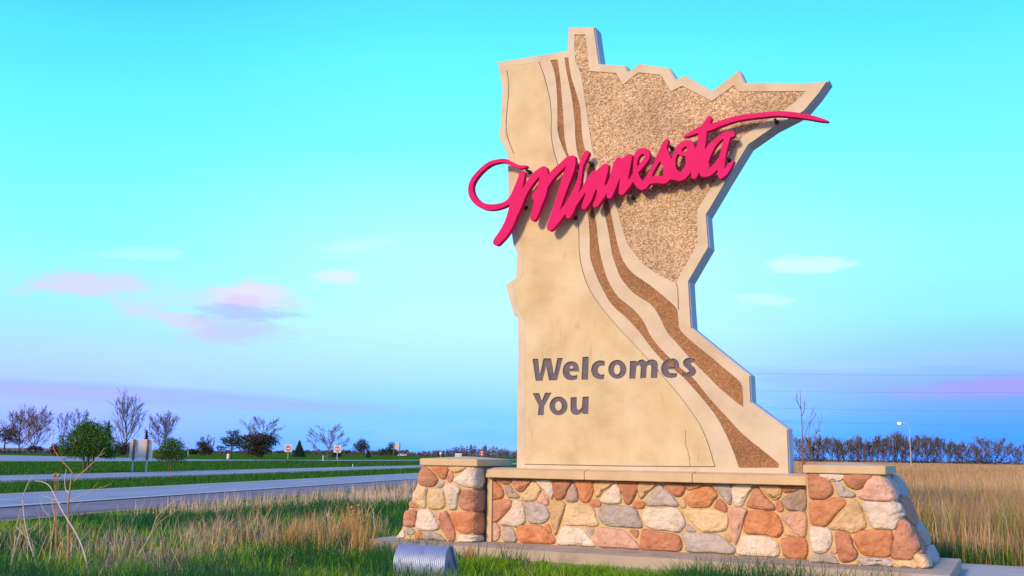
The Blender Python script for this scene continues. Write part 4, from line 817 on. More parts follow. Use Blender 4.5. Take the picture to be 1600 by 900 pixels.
def place(px_, base_y, top_y, maxd=420):
    g = onG(px_, base_y); v = g-CAMP; dist = math.hypot(v[0], v[1])
    if v[2] > -.01 or dist > maxd or dist <= 0 or np.dot(v, ray(px_, base_y)) < 0:
        d = ray(px_, base_y); hn = d[:2]/math.hypot(*d[:2]); g = np.array([*(CAMP[:2]+hn*maxd), 0.])
    fwd = ray(800, 450); fwd = fwd/np.linalg.norm(fwd); dep = float(np.dot(g-CAMP, fwd)); pxm = FPX/dep
    dt = ray(px_, top_y); hr = math.hypot(*(g-CAMP)[:2]); z = CAMP[2]+dt[2]/math.hypot(*dt[:2])*hr
    return g, z, pxm
def grow(rnd, H, W, n1, low, stems, lean_up, r0, mr):
    """leafless tree: trunk(s), arching limbs out to an oval crown, then two orders of twigs -> (limbs, twigs)"""
    big, tw = MB(), MB(); V3 = Vector; zc, rz = H*(low+1)/2, H*(1-low)/2*1.04
    env = lambda z: W/2*math.sqrt(max(.02, 1-((z-zc)/rz)**2))
    def arc(a, b, bend, n): c_ = V3((a.x+(b.x-a.x)*.62, a.y+(b.y-a.y)*.62, a.z+(b.z-a.z)*bend)); return [(1-t)**2*a+2*t*(1-t)*c_+t*t*b for t in [k_/n for k_ in range(n+1)]]
    tips = []
    for s_ in range(stems):
        az = rnd.uniform(0, 6.28); sx = 0 if stems == 1 else W*rnd.uniform(.05, .26); top = V3((math.cos(az)*sx, math.sin(az)*sx, H*rnd.uniform(.86, .97) if stems > 1 else H*.96))
        T = arc(V3((math.cos(az)*sx*.1, math.sin(az)*sx*.1, -.1)), top, .4, 8); T = [p+V3((rnd.uniform(-1,1), rnd.uniform(-1,1), 0))*W*.012*min(i_, 3) for i_, p in enumerate(T)]
        big.tube(T, [max(mr, r0*(1-.88*(i_/8)**.8)/(stems**.4)) for i_ in range(9)], 6, cap=False)
        for i_ in range(max(3, n1//stems)):
            f = low*.55+(.86-low*.55)*(i_+rnd.random())/max(3, n1//stems); p = T[0].lerp(T[-1], f) if False else T[min(7, int(f*8))].lerp(T[min(8, int(f*8)+1)], f*8-int(f*8))
            a2 = i_*2.4+rnd.uniform(-.6, .6); ze = min(H*.985, p.z+(H-p.z)*rnd.uniform(.30, .85)*lean_up+H*.04); r_ = env(ze)*rnd.uniform(.75, 1.0)
            e = V3((math.cos(a2)*r_, math.sin(a2)*r_, ze)); L1 = (e-p).length; P = arc(p, e, .30, 6); P = [q+V3((rnd.uniform(-1,1), rnd.uniform(-1,1), rnd.uniform(-1,1)))*L1*.02 for q in P]; rr0 = max(mr*1.2, r0*.42*(1-f*.6))
            big.tube(P, [max(mr, rr0*(1-.8*k_/6)) for k_ in range(7)], 5, cap=False); tips.append(P)
    for P in tips:
        d0 = (P[-1]-P[0]).normalized(); L1 = (P[-1]-P[0]).length
        for i_ in range(12):
            f = .22+.78*(i_+rnd.random())/9; q = P[min(5, int(f*6))].lerp(P[min(6, int(f*6)+1)], f*6-int(f*6)); o_ = V3((rnd.gauss(0,1), rnd.gauss(0,1), rnd.gauss(.35,.8))).normalized(); d = (d0*.75+o_*.75+V3((0,0,.35))).normalized(); l = L1*rnd.uniform(.22, .42)*(1.15-f*.5)
            e = q+d*l; m_ = (q+e)/2+V3((rnd.uniform(-1,1), rnd.uniform(-1,1), 0))*l*.08; tw.tube([q, m_, e], [mr*.95, mr*.8, mr*.55], 3, cap=False)
            for k_ in range(5):
                g_ = q.lerp(e, rnd.uniform(.25, 1)); d2 = (d*.8+V3((rnd.gauss(0,1), rnd.gauss(0,1), rnd.gauss(.3,.8)))*.5).normalized(); tw.tube([g_, g_+d2*l*rnd.uniform(.3, .6)], [mr*.6, mr*.35], 3, cap=False)
    return big, tw
def leaves(rnd, blobs, n, size, gap=.25):
    """many small leaf clumps through a few ellipsoid volumes, with gaps between them"""
    rs = np.random.RandomState(rnd.randrange(10**6)); V = []; F = []; vol = [b[3]*b[4]*b[5] for b in blobs]; tot = sum(vol)
    for (cx, cy, cz, rx, ry, rz), v in zip(blobs, vol):
        m_ = max(20, int(n*v/tot)); p = rs.randn(m_, 3); p /= np.linalg.norm(p, axis=1)[:,None]; p *= (rs.rand(m_, 1)**.45)
        p *= 1+.16*np.sin(p[:,[0]]*7+p[:,[2]]*5+cx*3)+.10*rs.rand(m_, 1); s_ = np.sin(p[:,0]*9+cz)+np.sin(p[:,1]*8+cx)+np.sin(p[:,2]*10+cy); keep = s_ > -3+gap*5; p = p[keep]
        p = p*np.array([rx, ry, rz])+np.array([cx, cy, cz])
        for q in p:
            a, b_ = rs.randn(3), rs.randn(3); a /= np.linalg.norm(a); b_ -= a*(a@b_); b_ /= np.linalg.norm(b_); s2 = size*(.5+rs.rand()); k_ = len(V)
            V += [q-a*s2, q+b_*s2*.45, q+a*s2, q-b_*s2*.45]; F.append((k_, k_+1, k_+2, k_+3))
    return V, F
def leafobj(name, V, F, mt, parent):
    me = bpy.data.meshes.new(name); me.from_pydata([tuple(v) for v in V], [], F); me.update(); return link(name, me, mt, parent)
def bare(label, px_, by, ty, wpx, seed, n1=16, low=.25, stems=1, up=1.0, bm_=B_GREY, tm=B_TWIG, maxd=420, group='bare trees beyond the roads', buds=None, mrp=.25, cat='tree', name='bare_tree', tk=.020):
    rnd = random.Random(seed); g, H, pm = place(px_, by, ty, maxd); W = wpx/pm
    big, tw = grow(rnd, H, W, n1, low, stems, up, max(H*tk, .9/pm), mrp/pm)
    t = thing(name, label, cat, (g[0], g[1], 0), rnd.uniform(0, 6), group); big.build('trunk', bm_, t); tw.build('crown', tm, t)
    if buds:
        m_, num, sz = buds; num = int(num*1.6); sz *= .55; P = tw.V; rs_ = random.Random(seed+1); V = []; F = []
        for i in range(num):
            v = Vector(P[rs_.randrange(len(P))]); a = Vector([rs_.gauss(0,1) for _ in range(3)]).normalized(); b_ = a.orthogonal().normalized(); s_ = sz/pm*(.5+rs_.random()); k_ = len(V)
            V += [v-a*s_, v+b_*s_*.5, v+a*s_, v-b_*s_*.5]; F.append((k_, k_+1, k_+2, k_+3))
        tag(leafobj('buds', V, F, m_, t), kind='stuff')
    return t
def crowned(label, px_, by, ty, wpx, seed, mt, blobs, n, lsz, trunk=B_BROWN, group='leafy trees beyond the roads', name='leafy_tree', maxd=420, tr=.03, gap=.25, limbs=5, stems=1):
    """blobs: (x, z, rx, rz) as fractions of the tree's width and height"""
    rnd = random.Random(seed); g, H, pm = place(px_, by, ty, maxd); W = wpx/pm
    t = thing(name, label, 'tree', (g[0], g[1], 0), YAW, group)
    m = MB()
    for s_ in range(stems):
        a0 = (s_-(stems-1)/2)*W*.05; m.tube([(a0, 0, -.1), (a0*1.6, .1, H*.25), (a0*2.6+rnd.uniform(-.1,.1)*W*.3, 0, H*.55), (a0*3, 0, H*.8)], [H*tr, H*tr*.75, H*tr*.4, H*tr*.12], 7)
    for i in range(limbs):
        b_ = rnd.choice(blobs); z0 = H*rnd.uniform(.2, .45); m.tube([(0, 0, z0), (b_[0]*W*.5, rnd.uniform(-.2,.2)*W, (z0+b_[1]*H)/2+.05*H), (b_[0]*W, rnd.uniform(-.3,.3)*W, b_[1]*H)], [H*tr*.5, H*tr*.3, H*tr*.1], 5)
    m.build('trunk', trunk, t)
    bl = [(b_[0]*W, rnd.uniform(-.12,.12)*W, b_[1]*H, b_[2]*W, b_[2]*W*rnd.uniform(.8,1), b_[3]*H) for b_ in blobs]
    V, F = leaves(rnd, bl, int(n*1.9), lsz*.7/pm, gap); leafobj('crown', V, F, mt, t); return t
def spruce(label, px_, by, ty, wpx, seed, mt=LF_PINE, group='conifers beyond the roads', n=1500, maxd=420, name='spruce_tree'):
    rnd = random.Random(seed); g, H, pm = place(px_, by, ty, maxd); W = wpx/pm; t = thing(name, label, 'tree', (g[0], g[1], 0), rnd.uniform(0, 6), group)
    m = MB(); m.tube([(0,0,-.1), (0,0,H*.97)], [H*.03, .02], 6); m.build('trunk', B_DK, t); V = []; F = []
    for i in range(n):
        f = rnd.random()**.7; z = H*(1-f)*.95+.04*H; lay = .72+.28*((z/H*9) % 1); r_ = W/2*f*rnd.uniform(.3, 1.05)*lay; a = rnd.uniform(0, 6.283); s_ = (.9+rnd.random())*1.4/pm
        q = Vector((r_*math.cos(a), r_*math.sin(a), z-.12*r_)); d = Vector((math.cos(a+rnd.uniform(-.5,.5)), math.sin(a), -.35)).normalized(); e = d.cross(Vector((0,0,1))).normalized(); k_ = len(V)
        V += [q-d*s_, q+e*s_*.4, q+d*s_, q-e*s_*.4]; F.append((k_, k_+1, k_+2, k_+3))
    leafobj('crown', V, F, mt, t); return t
ROUND = [(0,.62,.30,.22),(-.24,.50,.24,.20),(.24,.52,.24,.20),(-.12,.74,.22,.17),(.14,.76,.22,.16),(0,.40,.30,.16),(-.30,.36,.17,.13),(.30,.38,.17,.14),(0,.86,.15,.11)]
# left group, from the left edge of the photograph to the right
crowned('dark reddish brown tree cut by the left edge of the photo', 6, 708, 659, 62, 101, LF_BROWN, [(0,.55,.32,.22),(.25,.5,.25,.2),(-.2,.65,.25,.2),(.1,.75,.25,.18),(.3,.36,.18,.12)], 2600, 1.3, gap=.3, name='budding_tree', group='brown budding trees at far left')
bare('round brown twiggy tree second from the left edge', 29, 707, 641, 58, 102, 20, .12, 2, bm_=B_BROWN, tm=B_RTWIG, buds=(LF_BROWN, 900, 1.0), group='brown budding trees at far left', name='budding_tree')
bare('broad fan shaped twiggy tree with several stems, left of the green bush', 50, 706, 637, 66, 103, 26, .03, 4, 1.1, B_BROWN, B_RTWIG, group='brown budding trees at far left', buds=(LF_BROWN, 350, .9), name='budding_tree')
bare('faint thin bare tree just left of the green round tree', 98, 704, 645, 30, 104, 8, .3, mrp=.22)
bare('bare crown peeping over the round green tree', 119, 703, 640, 42, 105, 12, .35, mrp=.24)
crowned('big round green leafy tree left of the tall bare one', 136, 738, 651, 100, 106, LF_GREEN, ROUND, 11000, 1.7, gap=.10, stems=3, tr=.022)
spruce('narrow dark spruce touching the big green tree', 166, 716, 656, 32, 107, n=3000)
bare('tallest bare tree with a tall oval crown, left of the board', 194, 711, 620, 62, 108, 24, .16, 1, 1.12)
bare('bare tree with a round crown above the small green tree', 252, 709, 645, 62, 109, 24, .12, 2, 1.0)
spruce('dark spruce tip rising behind the board', 227, 709, 672, 20, 110)
crowned('small light green tree right of the board', 265, 736, 679, 58, 111, LF_GREEN, ROUND, 4600, 1.4, gap=.24, stems=2, tr=.02, limbs=8)
for lb, x_, by, ty, wd, mt, sd_ in (('low red shrub beside the round green tree', 87, 712, 689, 22, LF_RED, 1), ('dark purple shrub under the tallest bare tree', 189, 711, 686, 34, LF_DARK, 2), ('dark shrub at the foot of the fan shaped tree', 54, 707, 695, 30, LF_DARK, 3), ('dark hedge shrub behind the board', 212, 709, 684, 40, LF_DARK, 4), ('low shrub left of the small dark pine', 300, 709, 700, 26, LF_DARK, 5)):
    g, H, pm = place(x_, by, ty); W = wd/pm; rnd = random.Random(sd_); t = thing('shrub', lb, 'shrub', (g[0], g[1], 0), 0, 'dark shrubs between the trees')
    m = MB()
    for i in range(5): a = i*1.26; m.tube([(0,0,-.05), (math.cos(a)*W*.15, math.sin(a)*W*.15, H*.4), (math.cos(a)*W*.3, math.sin(a)*W*.3, H*.7)], [H*.04, H*.03, H*.01], 5)
    m.build('stems', B_DK, t); V, F = leaves(rnd, [(0,0,H*.45,W*.4,W*.4,H*.42),(W*.2,0,H*.4,W*.3,W*.3,H*.36),(-W*.22,0,H*.38,W*.28,W*.3,H*.34)], 1100, 1.3/pm, .2); leafobj('crown', V, F, mt, t)
crowned('low dark pine with a bronze tinge and a ragged top', 318, 712, 681, 30, 120, LF_DARK, [(0,.3,.4,.3),(-.15,.55,.28,.22),(.12,.6,.26,.22),(-.08,.85,.14,.12),(-.32,.62,.13,.08),(.3,.25,.2,.2)], 2300, 1.2, B_DK, 'conifers beyond the roads', 'pine_tree')
bare('wispy bare sapling behind the ragged low pine', 328, 711, 676, 14, 121, 7, .2, mrp=.22)
PINE = [(.02,.78,.20,.16),(-.18,.62,.22,.12),(.2,.64,.22,.14),(-.32,.36,.17,.10),(.30,.40,.2,.12),(0,.52,.28,.14),(.12,.9,.12,.1),(-.1,.88,.10,.08),(.42,.42,.12,.09)]
crowned('wide dark green pine with a bare trunk below, left of the dark bushy one', 361, 717, 670, 54, 122, LF_PINE, PINE, 2900, 1.35, B_DK, 'conifers beyond the roads', 'pine_tree', gap=.34, tr=.03)
bare('bare tree standing up behind the dark bushy evergreen', 408, 712, 650, 66, 123, 16, .55, 1, .8)
crowned('dark flat topped bushy evergreen with brown foliage under bare twigs', 405, 716, 672, 66, 124, LF_DARK, [(0,.72,.42,.20),(-.2,.6,.28,.25),(.2,.62,.28,.22),(0,.5,.34,.25),(-.1,.25,.33,.2),(.02,.35,.3,.2)], 6500, 1.5, B_BROWN, 'conifers beyond the roads', 'evergreen_tree', stems=3, gap=.12)
spruce('small cone shaped spruce between the two red and white signs', 467, 714, 688, 27, 125, n=3000)
bare('bare spreading tree beside the second red and white sign', 512, 717, 661, 70, 126, 18, .12, 1, .62)
spruce('small dark spruce just behind the second red and white sign', 526, 714, 698, 22, 127, n=2000)
crowned('round reddish brown tree right of the signs', 564, 714, 684, 32, 128, LF_DARK, [(0,.6,.35,.3),(-.15,.5,.3,.25),(.2,.5,.28,.25),(.05,.8,.22,.18)], 1700, 1.15, gap=.2, group='leafy trees beyond the roads')
spruce('tiny dark spruce by the round reddish tree', 575, 715, 703, 11, 129, n=500)
crowned('ragged dark pine left of the far roadside board', 607, 714, 689, 34, 130, LF_PINE, [(.12,.7,.2,.24),(.1,.4,.3,.24),(-.25,.42,.22,.14),(-.32,.2,.2,.12),(.22,.25,.25,.2)], 1500, 1.15, B_DK, 'conifers beyond the roads', 'pine_tree')
# right: the line of half-bare trees across the prairie
B_ROW = bark('olive_brown_twigs', c3(.125,.105,.085), c3(.18,.155,.125))
RT = [(1253,724,688,34,'leftmost tree of the row, close beside the slab'),(1277,723,686,32,'row tree behind the thin sapling'),(1300,723,690,28,'low row tree just right of the sapling'),(1321,723,692,26,'small row tree above the left of the right pillar'),(1341,723,688,28,'row tree above the right pillar cap'),
 (1362,723,690,24,'narrow row tree above the cap end'),(1379,723,690,24,'narrow row tree past the cap end'),(1399,723,684,30,'taller row tree left of the street lamp'),(1418,723,686,26,'dense row tree right behind the street lamp'),(1438,723,686,26,'row tree just right of the street lamp'),
 (1459,723,686,30,'rounded row tree two along from the lamp'),(1484,724,693,26,'lower row tree before the gap'),(1508,724,697,24,'lowest row tree left of the big round one'),(1551,725,684,60,'big round crowned tree near the right edge'),(1588,725,700,30,'thin tree cut by the right edge of the photo'),(1529,725,700,24,'small tree leaning on the big round one'),(1622,725,690,40,'row tree beyond the right edge')]
RT += [(1265,722,690,24,'slim row tree between the slab and the sapling'),(1288,722,688,24,'slim row tree right behind the sapling'),(1311,722,691,22,'slim row tree over the pillar cap, third from the sapling'),(1331,722,689,22,'slim upright row tree before the cap middle'),(1352,722,690,22,'slim row tree over the right half of the cap'),(1371,722,688,22,'slim row tree over the cap corner'),(1389,722,687,24,'tall slim row tree midway from cap to lamp'),(1409,722,683,24,'tallest slim row tree touching the lamp pole on its left'),(1429,722,686,22,'slim row tree touching the lamp pole on its right'),(1449,722,687,22,'slim row tree, third right of the lamp'),(1471,722,691,22,'low slim row tree past the rounded one'),(1496,722,696,20,'lowest slim tree in the dip of the row')]
for i, (x_, by, ty, wd, lb) in enumerate(RT):
    big_ = wd > 50
    bare(lb, x_, by, ty-1-(i*7%5), wd*(1.15 if big_ else 1.3), 200+i, 34 if big_ else 16, .04, 3 if big_ else 2+i%2, .9 if big_ else 1.2, B_DK if i % 3 else B_GREY, B_ROW, 330, 'row of trees across the prairie', (LF_BUD if i % 3 else LF_BROWN, 500 if big_ else 240, 1.2), .22, 'tree', 'prairie_tree', .022)
rnd = random.Random(77); q0, q1 = place(1225, 724, 700, 335)[0], place(1640, 726, 700, 335)[0]; bl = []
for i in range(38): t_ = rnd.random(); p = q0+(q1-q0)*t_; bl.append((p[0]+rnd.uniform(-4,4), p[1]+rnd.uniform(-4,4), rnd.uniform(.6,1.6), rnd.uniform(2,5), 2.5, rnd.uniform(1,2.4)))
V, F = leaves(rnd, bl, 3600, .30, .3); tag(leafobj('undergrowth', V, F, LF_DARK, None), 'dark tangled undergrowth along the foot of the tree row', kind='stuff')
# sapling close behind the sign
g, H, pm = place(1262, 728, 607, 34); g = onG(1262, 790); rnd = random.Random(9)
def sapling():
    v = g-CAMP; hr = math.hypot(v[0], v[1]); t = thing('sapling', 'thin leafless reddish sapling between the slab and the right pillar cap', 'sapling', (g[0], g[1], 0)); m = MB(); tw = MB(); u = ray(1262, 700); ex = np.array([u[1], -u[0]]); ex /= np.hypot(*ex)
    def P3(x_, y_):
        d = ray(x_, y_); s_ = hr/math.hypot(*d[:2])*1.0; p = CAMP+d*s_; lat = float(np.dot(p[:2]-g[:2], ex)); return (ex[0]*lat, ex[1]*lat, p[2])
    main = [(1256,780),(1255,728),(1254,700),(1253.5,675),(1252.5,655),(1251,630),(1250,608)]; side_ = [[(1255,720),(1262,700),(1264,680),(1266,655),(1271,638)],[(1255,712),(1268,695),(1276,680),(1283,665),(1287,655)],[(1254,712),(1248,700),(1243,690)],[(1253,650),(1258,640),(1260,628)],[(1254,690),(1259,675),(1262,660)],[(1264,690),(1274,676),(1281,672)],[(1252,640),(1249,632),(1247,625)],[(1255,725),(1275,712),(1292,700)],[(1254,700),(1246,694),(1240,684)],[(1265,662),(1271,655),(1276,650)]]
    Q = smooth_open([P3(*p) for p in main], 3); m.tube([tuple(p) for p in Q], [.035-.027*i/(len(Q)-1) for i in range(len(Q))], 6); m.build('trunk', B_RTWIG, t)
    for s_ in side_:
        Q = smooth_open([P3(*p) for p in s_], 3); Q[:,1] += np.linspace(0, rnd.uniform(-.4,.4), len(Q)); tw.tube([tuple(p) for p in Q], [.016-.010*i/(len(Q)-1) for i in range(len(Q))], 5)
        for j in range(4):
            b_ = Q[rnd.randrange(len(Q)//2, len(Q))]; tw.tube([tuple(b_), (b_[0]+rnd.uniform(-.2,.2), b_[1]+rnd.uniform(-.2,.2), b_[2]+rnd.uniform(.15,.4))], [.007, .004], 4)
    tw.build('crown', B_RTWIG, t)
sapling()
# far woods and fields on the horizon, seen left of the sign
FW = mat('far_wood_twigs', [c3(.14,.10,.13), c3(.20,.15,.18)], .05, rough=.9)
def farwood(name, x0, x1, by, hpx, seed, n, label, dist=700, prof=None):
    rnd = random.Random(seed); bl = []
    for i in range(n):
        x_ = x0+(x1-x0)*(i+rnd.random())/n; g, H, pm = place(x_, by, by-hpx*(prof((x_-x0)/(x1-x0)) if prof else 1)*rnd.uniform(.6, 1.05), dist); bl.append((g[0], g[1], H*.45, 3.2/pm*1.0, 3/pm, H*.55))
    V, F = leaves(rnd, bl, n*130, 1.1/pm, .3); return tag(leafobj(name, V, F, FW, None), label, kind='stuff')
farwood('distant_wood', 636, 812, 711, 17, 3, 60, 'distant purple wood on the horizon left of the slab', 640, lambda t: .35+.65*math.exp(-((t-.62)/.30)**2))
farwood('distant_wood', -40, 640, 708, 5, 4, 150, 'far hedge line on the left horizon', 900)

# ================================================================== SIGNS, LAMPS, POSTS, VEHICLE
WHITE = mat('white_sheeting', [c3(.70,.68,.68), c3(.80,.78,.78)], 2, rough=.4); RED = mat('red_sheeting', [c3(.62,.03,.03), c3(.72,.05,.045)], 2, rough=.4)
GALV = mat('galvanised_steel', [c3(.42,.42,.45), c3(.52,.52,.55)], 6, rough=.5, metallic=.4); BOARD = mat('weathered_sign_back', [c3(.70,.60,.54), c3(.80,.70,.64)], 1.2, rough=.7, stretch=(.3,1,2))
POSTB = mat('brown_post_paint', [c3(.13,.07,.065), c3(.19,.10,.09)], 3, rough=.7); WOOD = mat('dark_timber', [c3(.05,.035,.03), c3(.09,.06,.05)], 3, rough=.9); GLW = mat('pale_sign_back', [c3(.55,.48,.48), c3(.66,.58,.57)], 2, rough=.6)
def facing(g): v = g-CAMP; return math.atan2(-v[0], v[1])       # local -Y looks at the viewpoint
def enter_sign(x_, by, cy, sz, label):
    g, zc, pm = place(x_, by, cy); s_ = sz/pm; t = thing('road_sign', label, 'road sign', (g[0], g[1], 0), facing(g), 'do not enter signs on the far road')
    m = MB(); m.box(-.05*s_, .05*s_, 0, .06*s_, 0, zc+s_*.3); m.build('post', GALV, t)
    m = MB(); m.box(-s_/2, s_/2, -.03, 0, zc-s_/2, zc+s_/2); pn = bevel(m.build('panel', WHITE, t), .012)
    m = MB(); m.prism([(math.cos(a)*s_*.41, math.sin(a)*s_*.41) for a in [2*math.pi*i/28 for i in range(28)]], lambda u, v, w_: (u, -.036-.01*w_, zc+v)); dk = m.build('red_disc', RED, pn)
    m = MB(); m.box(-s_*.33, s_*.33, -.056, -.048, zc-s_*.075, zc+s_*.075); m.build('white_bar', WHITE, pn)
    cu = bpy.data.curves.new('txt', 'FONT'); cu.align_x = 'CENTER'; cu.align_y = 'CENTER'; me_o = []
    for tx, dz in (('DO NOT', .24), ('ENTER', -.24)):
        cu = bpy.data.curves.new('sign_text', 'FONT'); cu.body = tx; cu.size = s_*.19; cu.align_x = 'CENTER'; cu.align_y = 'CENTER'; cu.extrude = .003; cu.materials.append(WHITE)
        o = bpy.data.objects.new('lettering', cu); C.objects.link(o); o.parent = pn; o.location = (0, -.052, zc+dz*s_); o.rotation_euler = (math.pi/2, 0, 0)
        dg = bpy.context.evaluated_depsgraph_get(); me = bpy.data.meshes.new_from_object(o.evaluated_get(dg)); l2 = link('lettering', me, None, pn); l2.matrix_local = o.matrix_local.copy(); l2.location = o.location; l2.rotation_euler = o.rotation_euler; bpy.data.objects.remove(o)
    return t
enter_sign(449.5, 717.5, 700.5, 10.8, 'DO NOT ENTER sign left of the small cone shaped spruce')
enter_sign(526.5, 719.5, 701.5, 11, 'DO NOT ENTER sign in front of the small dark spruce')
g, z1, pm = place(218, 737.5, 686); z0 = place(218, 737.5, 717.5)[1]; t = thing('board_sign', 'large blank backed road board on two brown posts seen from behind', 'road sign', (g[0], g[1], 0), facing(g))
W = 34/pm; npl = 9
for i in range(npl):
    a = z0+(z1-z0)*i/npl; m = MB(); m.box(-W/2, W/2, -.02, .02, a+.006, a+(z1-z0)/npl-.006); m.build('plank', BOARD if i else WHITE, t)
for sx in (-.32, .28):
    m = MB(); m.box(W*sx-.06, W*sx+.06, -.12, -.021, -.1, z0); m.build('post', GALV, t); m = MB(); m.box(W*sx-.075, W*sx+.075, -.14, -.021, z0-.05, z1-.02); m.build('stiffener', POSTB, t)
g, z1, pm = place(619.5, 714.5, 692); z0 = place(619.5, 714.5, 702)[1]; t = thing('board_sign', 'small far roadside board on two posts right of the ragged pine', 'road sign', (g[0], g[1], 0), facing(g)); W = 11/pm
for i in range(3): m = MB(); m.box(-W/2, W/2, -.04, .04, z0+(z1-z0)*i/3+.04, z0+(z1-z0)*(i+1)/3-.04); m.build('plank', GLW, t)
for sx in (-.42, .42): m = MB(); m.box(W*sx-.16, W*sx+.16, -.2, -.05, -.1, z1+.1); m.build('post', POSTB, t)
for x_, by, ty, wd, mt, lb in ((504.5, 721, 712, 1.3, WHITE, 'short white marker post right of the timber post'), (551, 730, 725, .9, WHITE, 'small white marker post on the median grass'), (293, 714, 690, .9, GALV, None)):
    if lb:
        g, z, pm = place(x_, by, ty); t = thing('marker_post', lb, 'post', (g[0], g[1], 0), facing(g), 'white marker posts'); m = MB(); m.box(-wd/2/pm, wd/2/pm, -.03, .03, -.05, z*.8); m.build('post', mt, t); m = MB(); m.box(-wd*.62/pm, wd*.62/pm, -.045, .045, z*.8, z); m.build('reflector_cap', WHITE, t)
g, z, pm = place(489, 717, 703); t = thing('timber_post', 'dark timber post with a crosspiece left of the bare spreading tree', 'post', (g[0], g[1], 0), facing(g)); m = MB(); m.box(-1/pm, 1/pm, -.2, .2, -.1, z); m.build('post', WOOD, t); m = MB(); m.box(-2.6/pm, 2.6/pm, -.26, -.21, z*.72, z*.9); m.build('crosspiece', WOOD, t)
g, z, pm = place(356.5, 717, 709.5); t = thing('barrel', 'small tan barrel under the wide pine', 'barrel', (g[0], g[1], 0)); m = MB(); r_ = 2.4/pm; m.tube([(0,0,0),(0,0,z*.25),(0,0,z*.75),(0,0,z)], [r_*.9, r_, r_, r_*.9], 14); m.build('drum', BOARD, t); m = MB(); m.tube([(0,0,z),(0,0,z*1.06)], [r_*.95, r_*.8], 14); m.build('lid', GLW, t)
# far signs on the horizon by the left pillar cap
def small_sign(x_, by, ty, wd, hh, label, draw, dist=430):
    g, zt, pm = place(x_, by, ty, dist); t = thing('road_sign', label, 'road sign', (g[0], g[1], 0), facing(g)); s_ = 1/pm
    for sx in ((-.35, .35) if wd > 6 else (0,)): m = MB(); m.box(wd*sx*s_-.08, wd*sx*s_+.08, .02, .15, 0, zt-.1); m.build('post', GALV, t)
    m = MB(); m.box(-wd/2*s_, wd/2*s_, -.03, .02, zt-hh*s_, zt); pn = m.build('panel', WHITE, t); draw(pn, zt, s_)
def d1(pn, zt, s_):
    for a, b_ in ((-3.6,-2.6),(2.6,3.6),(-1.4,1.4)): m = MB(); m.box(a*s_, b_*s_, -.05, -.031, zt-4.2*s_, zt-2.2*s_); m.build('dark_mark', POSTB if abs(a) > 2 else GLW, pn)
def d2(pn, zt, s_):
    for a, b_, c_, e_ in ((-2.9,-1.1,-.2,-5.8),(1.1,2.9,-.2,-5.8),(-1.1,1.1,-2.2,-3.8)): m = MB(); m.box(a*s_, b_*s_, -.05, -.031, zt+e_*s_, zt+c_*s_); m.build('red_field', RED, pn)
small_sign(716, 716, 708.5, 10, 5.5, 'far white sign with dark marks above the left pillar cap', d1)
small_sign(752.5, 716, 705, 6, 6, 'far red and white sign above the left pillar cap', d2)
small_sign(688, 716, 706, 2.8, 4, 'tiny white far sign on one post left of the marked one', lambda *a: None)
# small street lamp by the low pine, and the lit one across the prairie
LENSOFF = mat('lamp_diffuser', [c3(.7,.72,.75), c3(.8,.8,.82)], 3, rough=.3)
LIT = bpy.data.materials.new('lit_lamp'); LIT.use_nodes = True; b_ = LIT.node_tree.nodes['Principled BSDF']; b_.inputs['Emission Color'].default_value = (1,.96,.88,1); b_.inputs['Emission Strength'].default_value = 14
def lamp(x_, by, ty, label, arm, lit, dist=200):
    g, z, pm = place(x_, by, ty, dist); t = thing('street_lamp', label, 'street lamp', (g[0], g[1], 0), facing(g)); a = arm/pm; rp = max(.07, .62/pm)
    m = MB(); m.tube([(0,0,-.1),(0,0,z*.45),(0,0,z-.12*z)], [rp*1.2, rp, rp*.75], 10); m.build('pole', GALV, t)
    m = MB(); m.tube([tuple(p) for p in smooth_open([(0,0,z*.88),(-a*.25,0,z*.965),(-a*.7,0,z*.995),(-a,0,z)], 4)], rp*.6, 8); ar = m.build('arm', GALV, t)
    m = MB(); hs = max(.3, 2.0/pm); m.tube([(-a-hs*1.2,0,z-.01),(-a-hs*.8,0,z+.03),(-a,0,z+.05),(-a+hs*.5,0,z)], [hs*.2,hs*.42,hs*.42,hs*.12], 10); m.build('lamp_head', GALV, t)
    m = MB(); m.tube([(-a-hs*1.05,0,z-hs*.30),(-a-hs*.5,0,z-hs*.38),(-a+hs*.2,0,z-hs*.30)], [hs*.22,hs*.44,hs*.2], 10); m.build('lens', LIT if lit else LENSOFF, t, True); return t
lamp(1424, 735, 660.5, 'tall street lamp with its light on beyond the prairie grass', 13, True, 150)
lamp(293.5, 714, 690.5, 'tiny unlit street lamp left of the low dark pine', 1.5, False, 420)
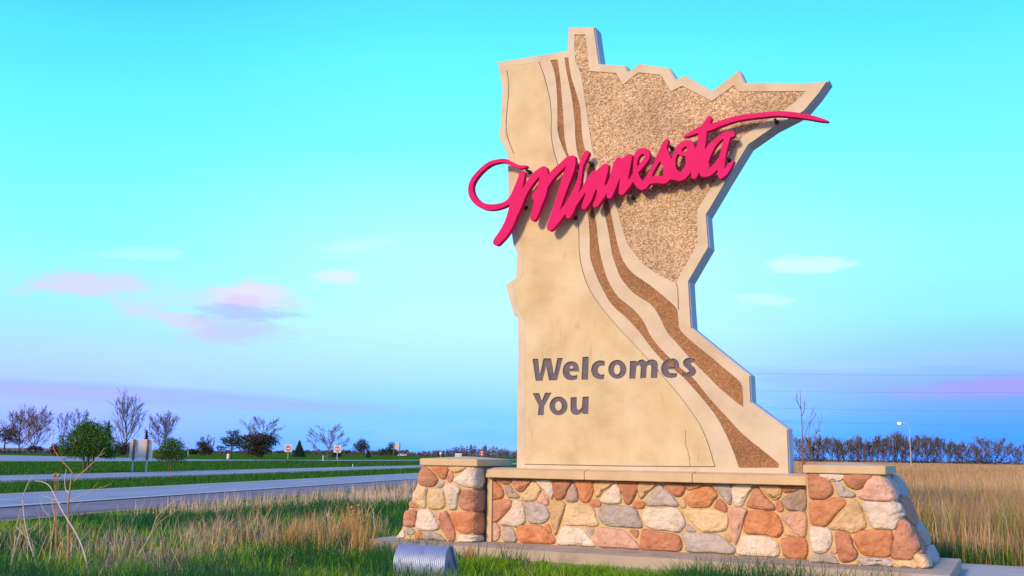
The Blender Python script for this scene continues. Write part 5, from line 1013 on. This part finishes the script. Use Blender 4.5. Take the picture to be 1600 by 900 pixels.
# small white car far down the road
g, z, pm = place(628, 713, 710.5, 520); t = thing('parked_car', 'small white car far away right of the roadside board', 'car', (g[0], g[1], 0), facing(g)+.25)
CARW = mat('white_car_paint', [c3(.68,.68,.70), c3(.75,.75,.77)], 1, rough=.3); TYRE = mat('tyre_rubber', [c3(.02,.02,.02), c3(.04,.04,.04)], 5); CG = mat('car_glass', [c3(.03,.035,.045), c3(.05,.055,.06)], 2, rough=.1, spec=.6)
m = MB(); m.prism([(-2.2,.35),(-2.25,.75),(-1.9,.92),(-1.2,.98),(-.55,1.42),(.9,1.45),(1.6,1.0),(2.2,.92),(2.25,.4)], lambda u, v, w_: (u, -.86+1.72*w_, v)); bevel(m.build('body', CARW, t), .05)
for s_ in (-.872, .872): m = MB(); m.prism([(-1.05,1.0),(-.5,1.36),(.85,1.38),(1.35,1.02)], lambda u, v, w_: (u, s_-.006+.012*w_, v)); m.build('side_window', CG, t)
for x_ in (-1.4, 1.4):
    for y_ in (-.8, .8): m = MB(); m.tube([(x_, y_-.11, .34), (x_, y_+.11, .34)], .34, 16); m.build('wheel', TYRE, t)
# power lines crossing the sky to the right of the slab, hung from poles behind the slab and beyond the frame
def at(x_, y_, dist):
    d = ray(x_, y_); return CAMP+d/math.hypot(*d[:2])*dist
WIRE = mat('cable', [c3(.10,.13,.20), c3(.12,.15,.22)], 1, rough=.6)
pa, pb = at(1010, 640, 150), at(2300, 640, 210)
for p_, lb in ((pa, 'utility pole hidden behind the slab carrying the power lines'), (pb, 'utility pole beyond the right edge carrying the power lines')):
    hh = p_[2]; t = thing('utility_pole', lb, 'pole', (p_[0], p_[1], 0), 0); m = MB(); top = at(1010, 578, 150)[2] if p_ is pa else at(2300, 560, 210)[2]; m.tube([(0,0,-.2),(0,0,top+.6)], [.2,.13], 10); m.build('pole', WOOD, t)
    for dz in (0, 2.6, 5.1, 7.3): m = MB(); m.box(-.9,.9,-.06,.06, top-dz-.1, top-dz+.08); m.build('crossarm', WOOD, t)
for i, (ya, ym, yb, lb) in enumerate(((579,586,560,'uppermost thin power line right of the slab'),(606,613,590,'second power line from the top'),(630,641,625,'third power line from the top'),(652,662,650,'lowest thin power line just above the tree row'))):
    A, B_ = at(1010, ya, 150), at(2300, yb, 210); Mi = at(1370, ym, 1); v = (B_-A)
    d = ray(1370, ym); n_ = np.array([v[1], -v[0]]); tt = float(np.dot(n_, A[:2]-CAMP[:2])/np.dot(n_, d[:2])); Mi = CAMP+tt*d; f = float(np.linalg.norm((Mi-A)[:2])/np.linalg.norm(v[:2])); lin = A[2]+(B_[2]-A[2])*f; sag = (Mi[2]-lin)/(f*(1-f))
    P = [(A[0]+v[0]*s_, A[1]+v[1]*s_, A[2]+v[2]*s_+sag*s_*(1-s_)) for s_ in [j/40 for j in range(41)]]; m = MB(); m.tube(P, .011, 5, cap=False); tag(m.build('power_line', WIRE), lb, 'power line', 'power lines')
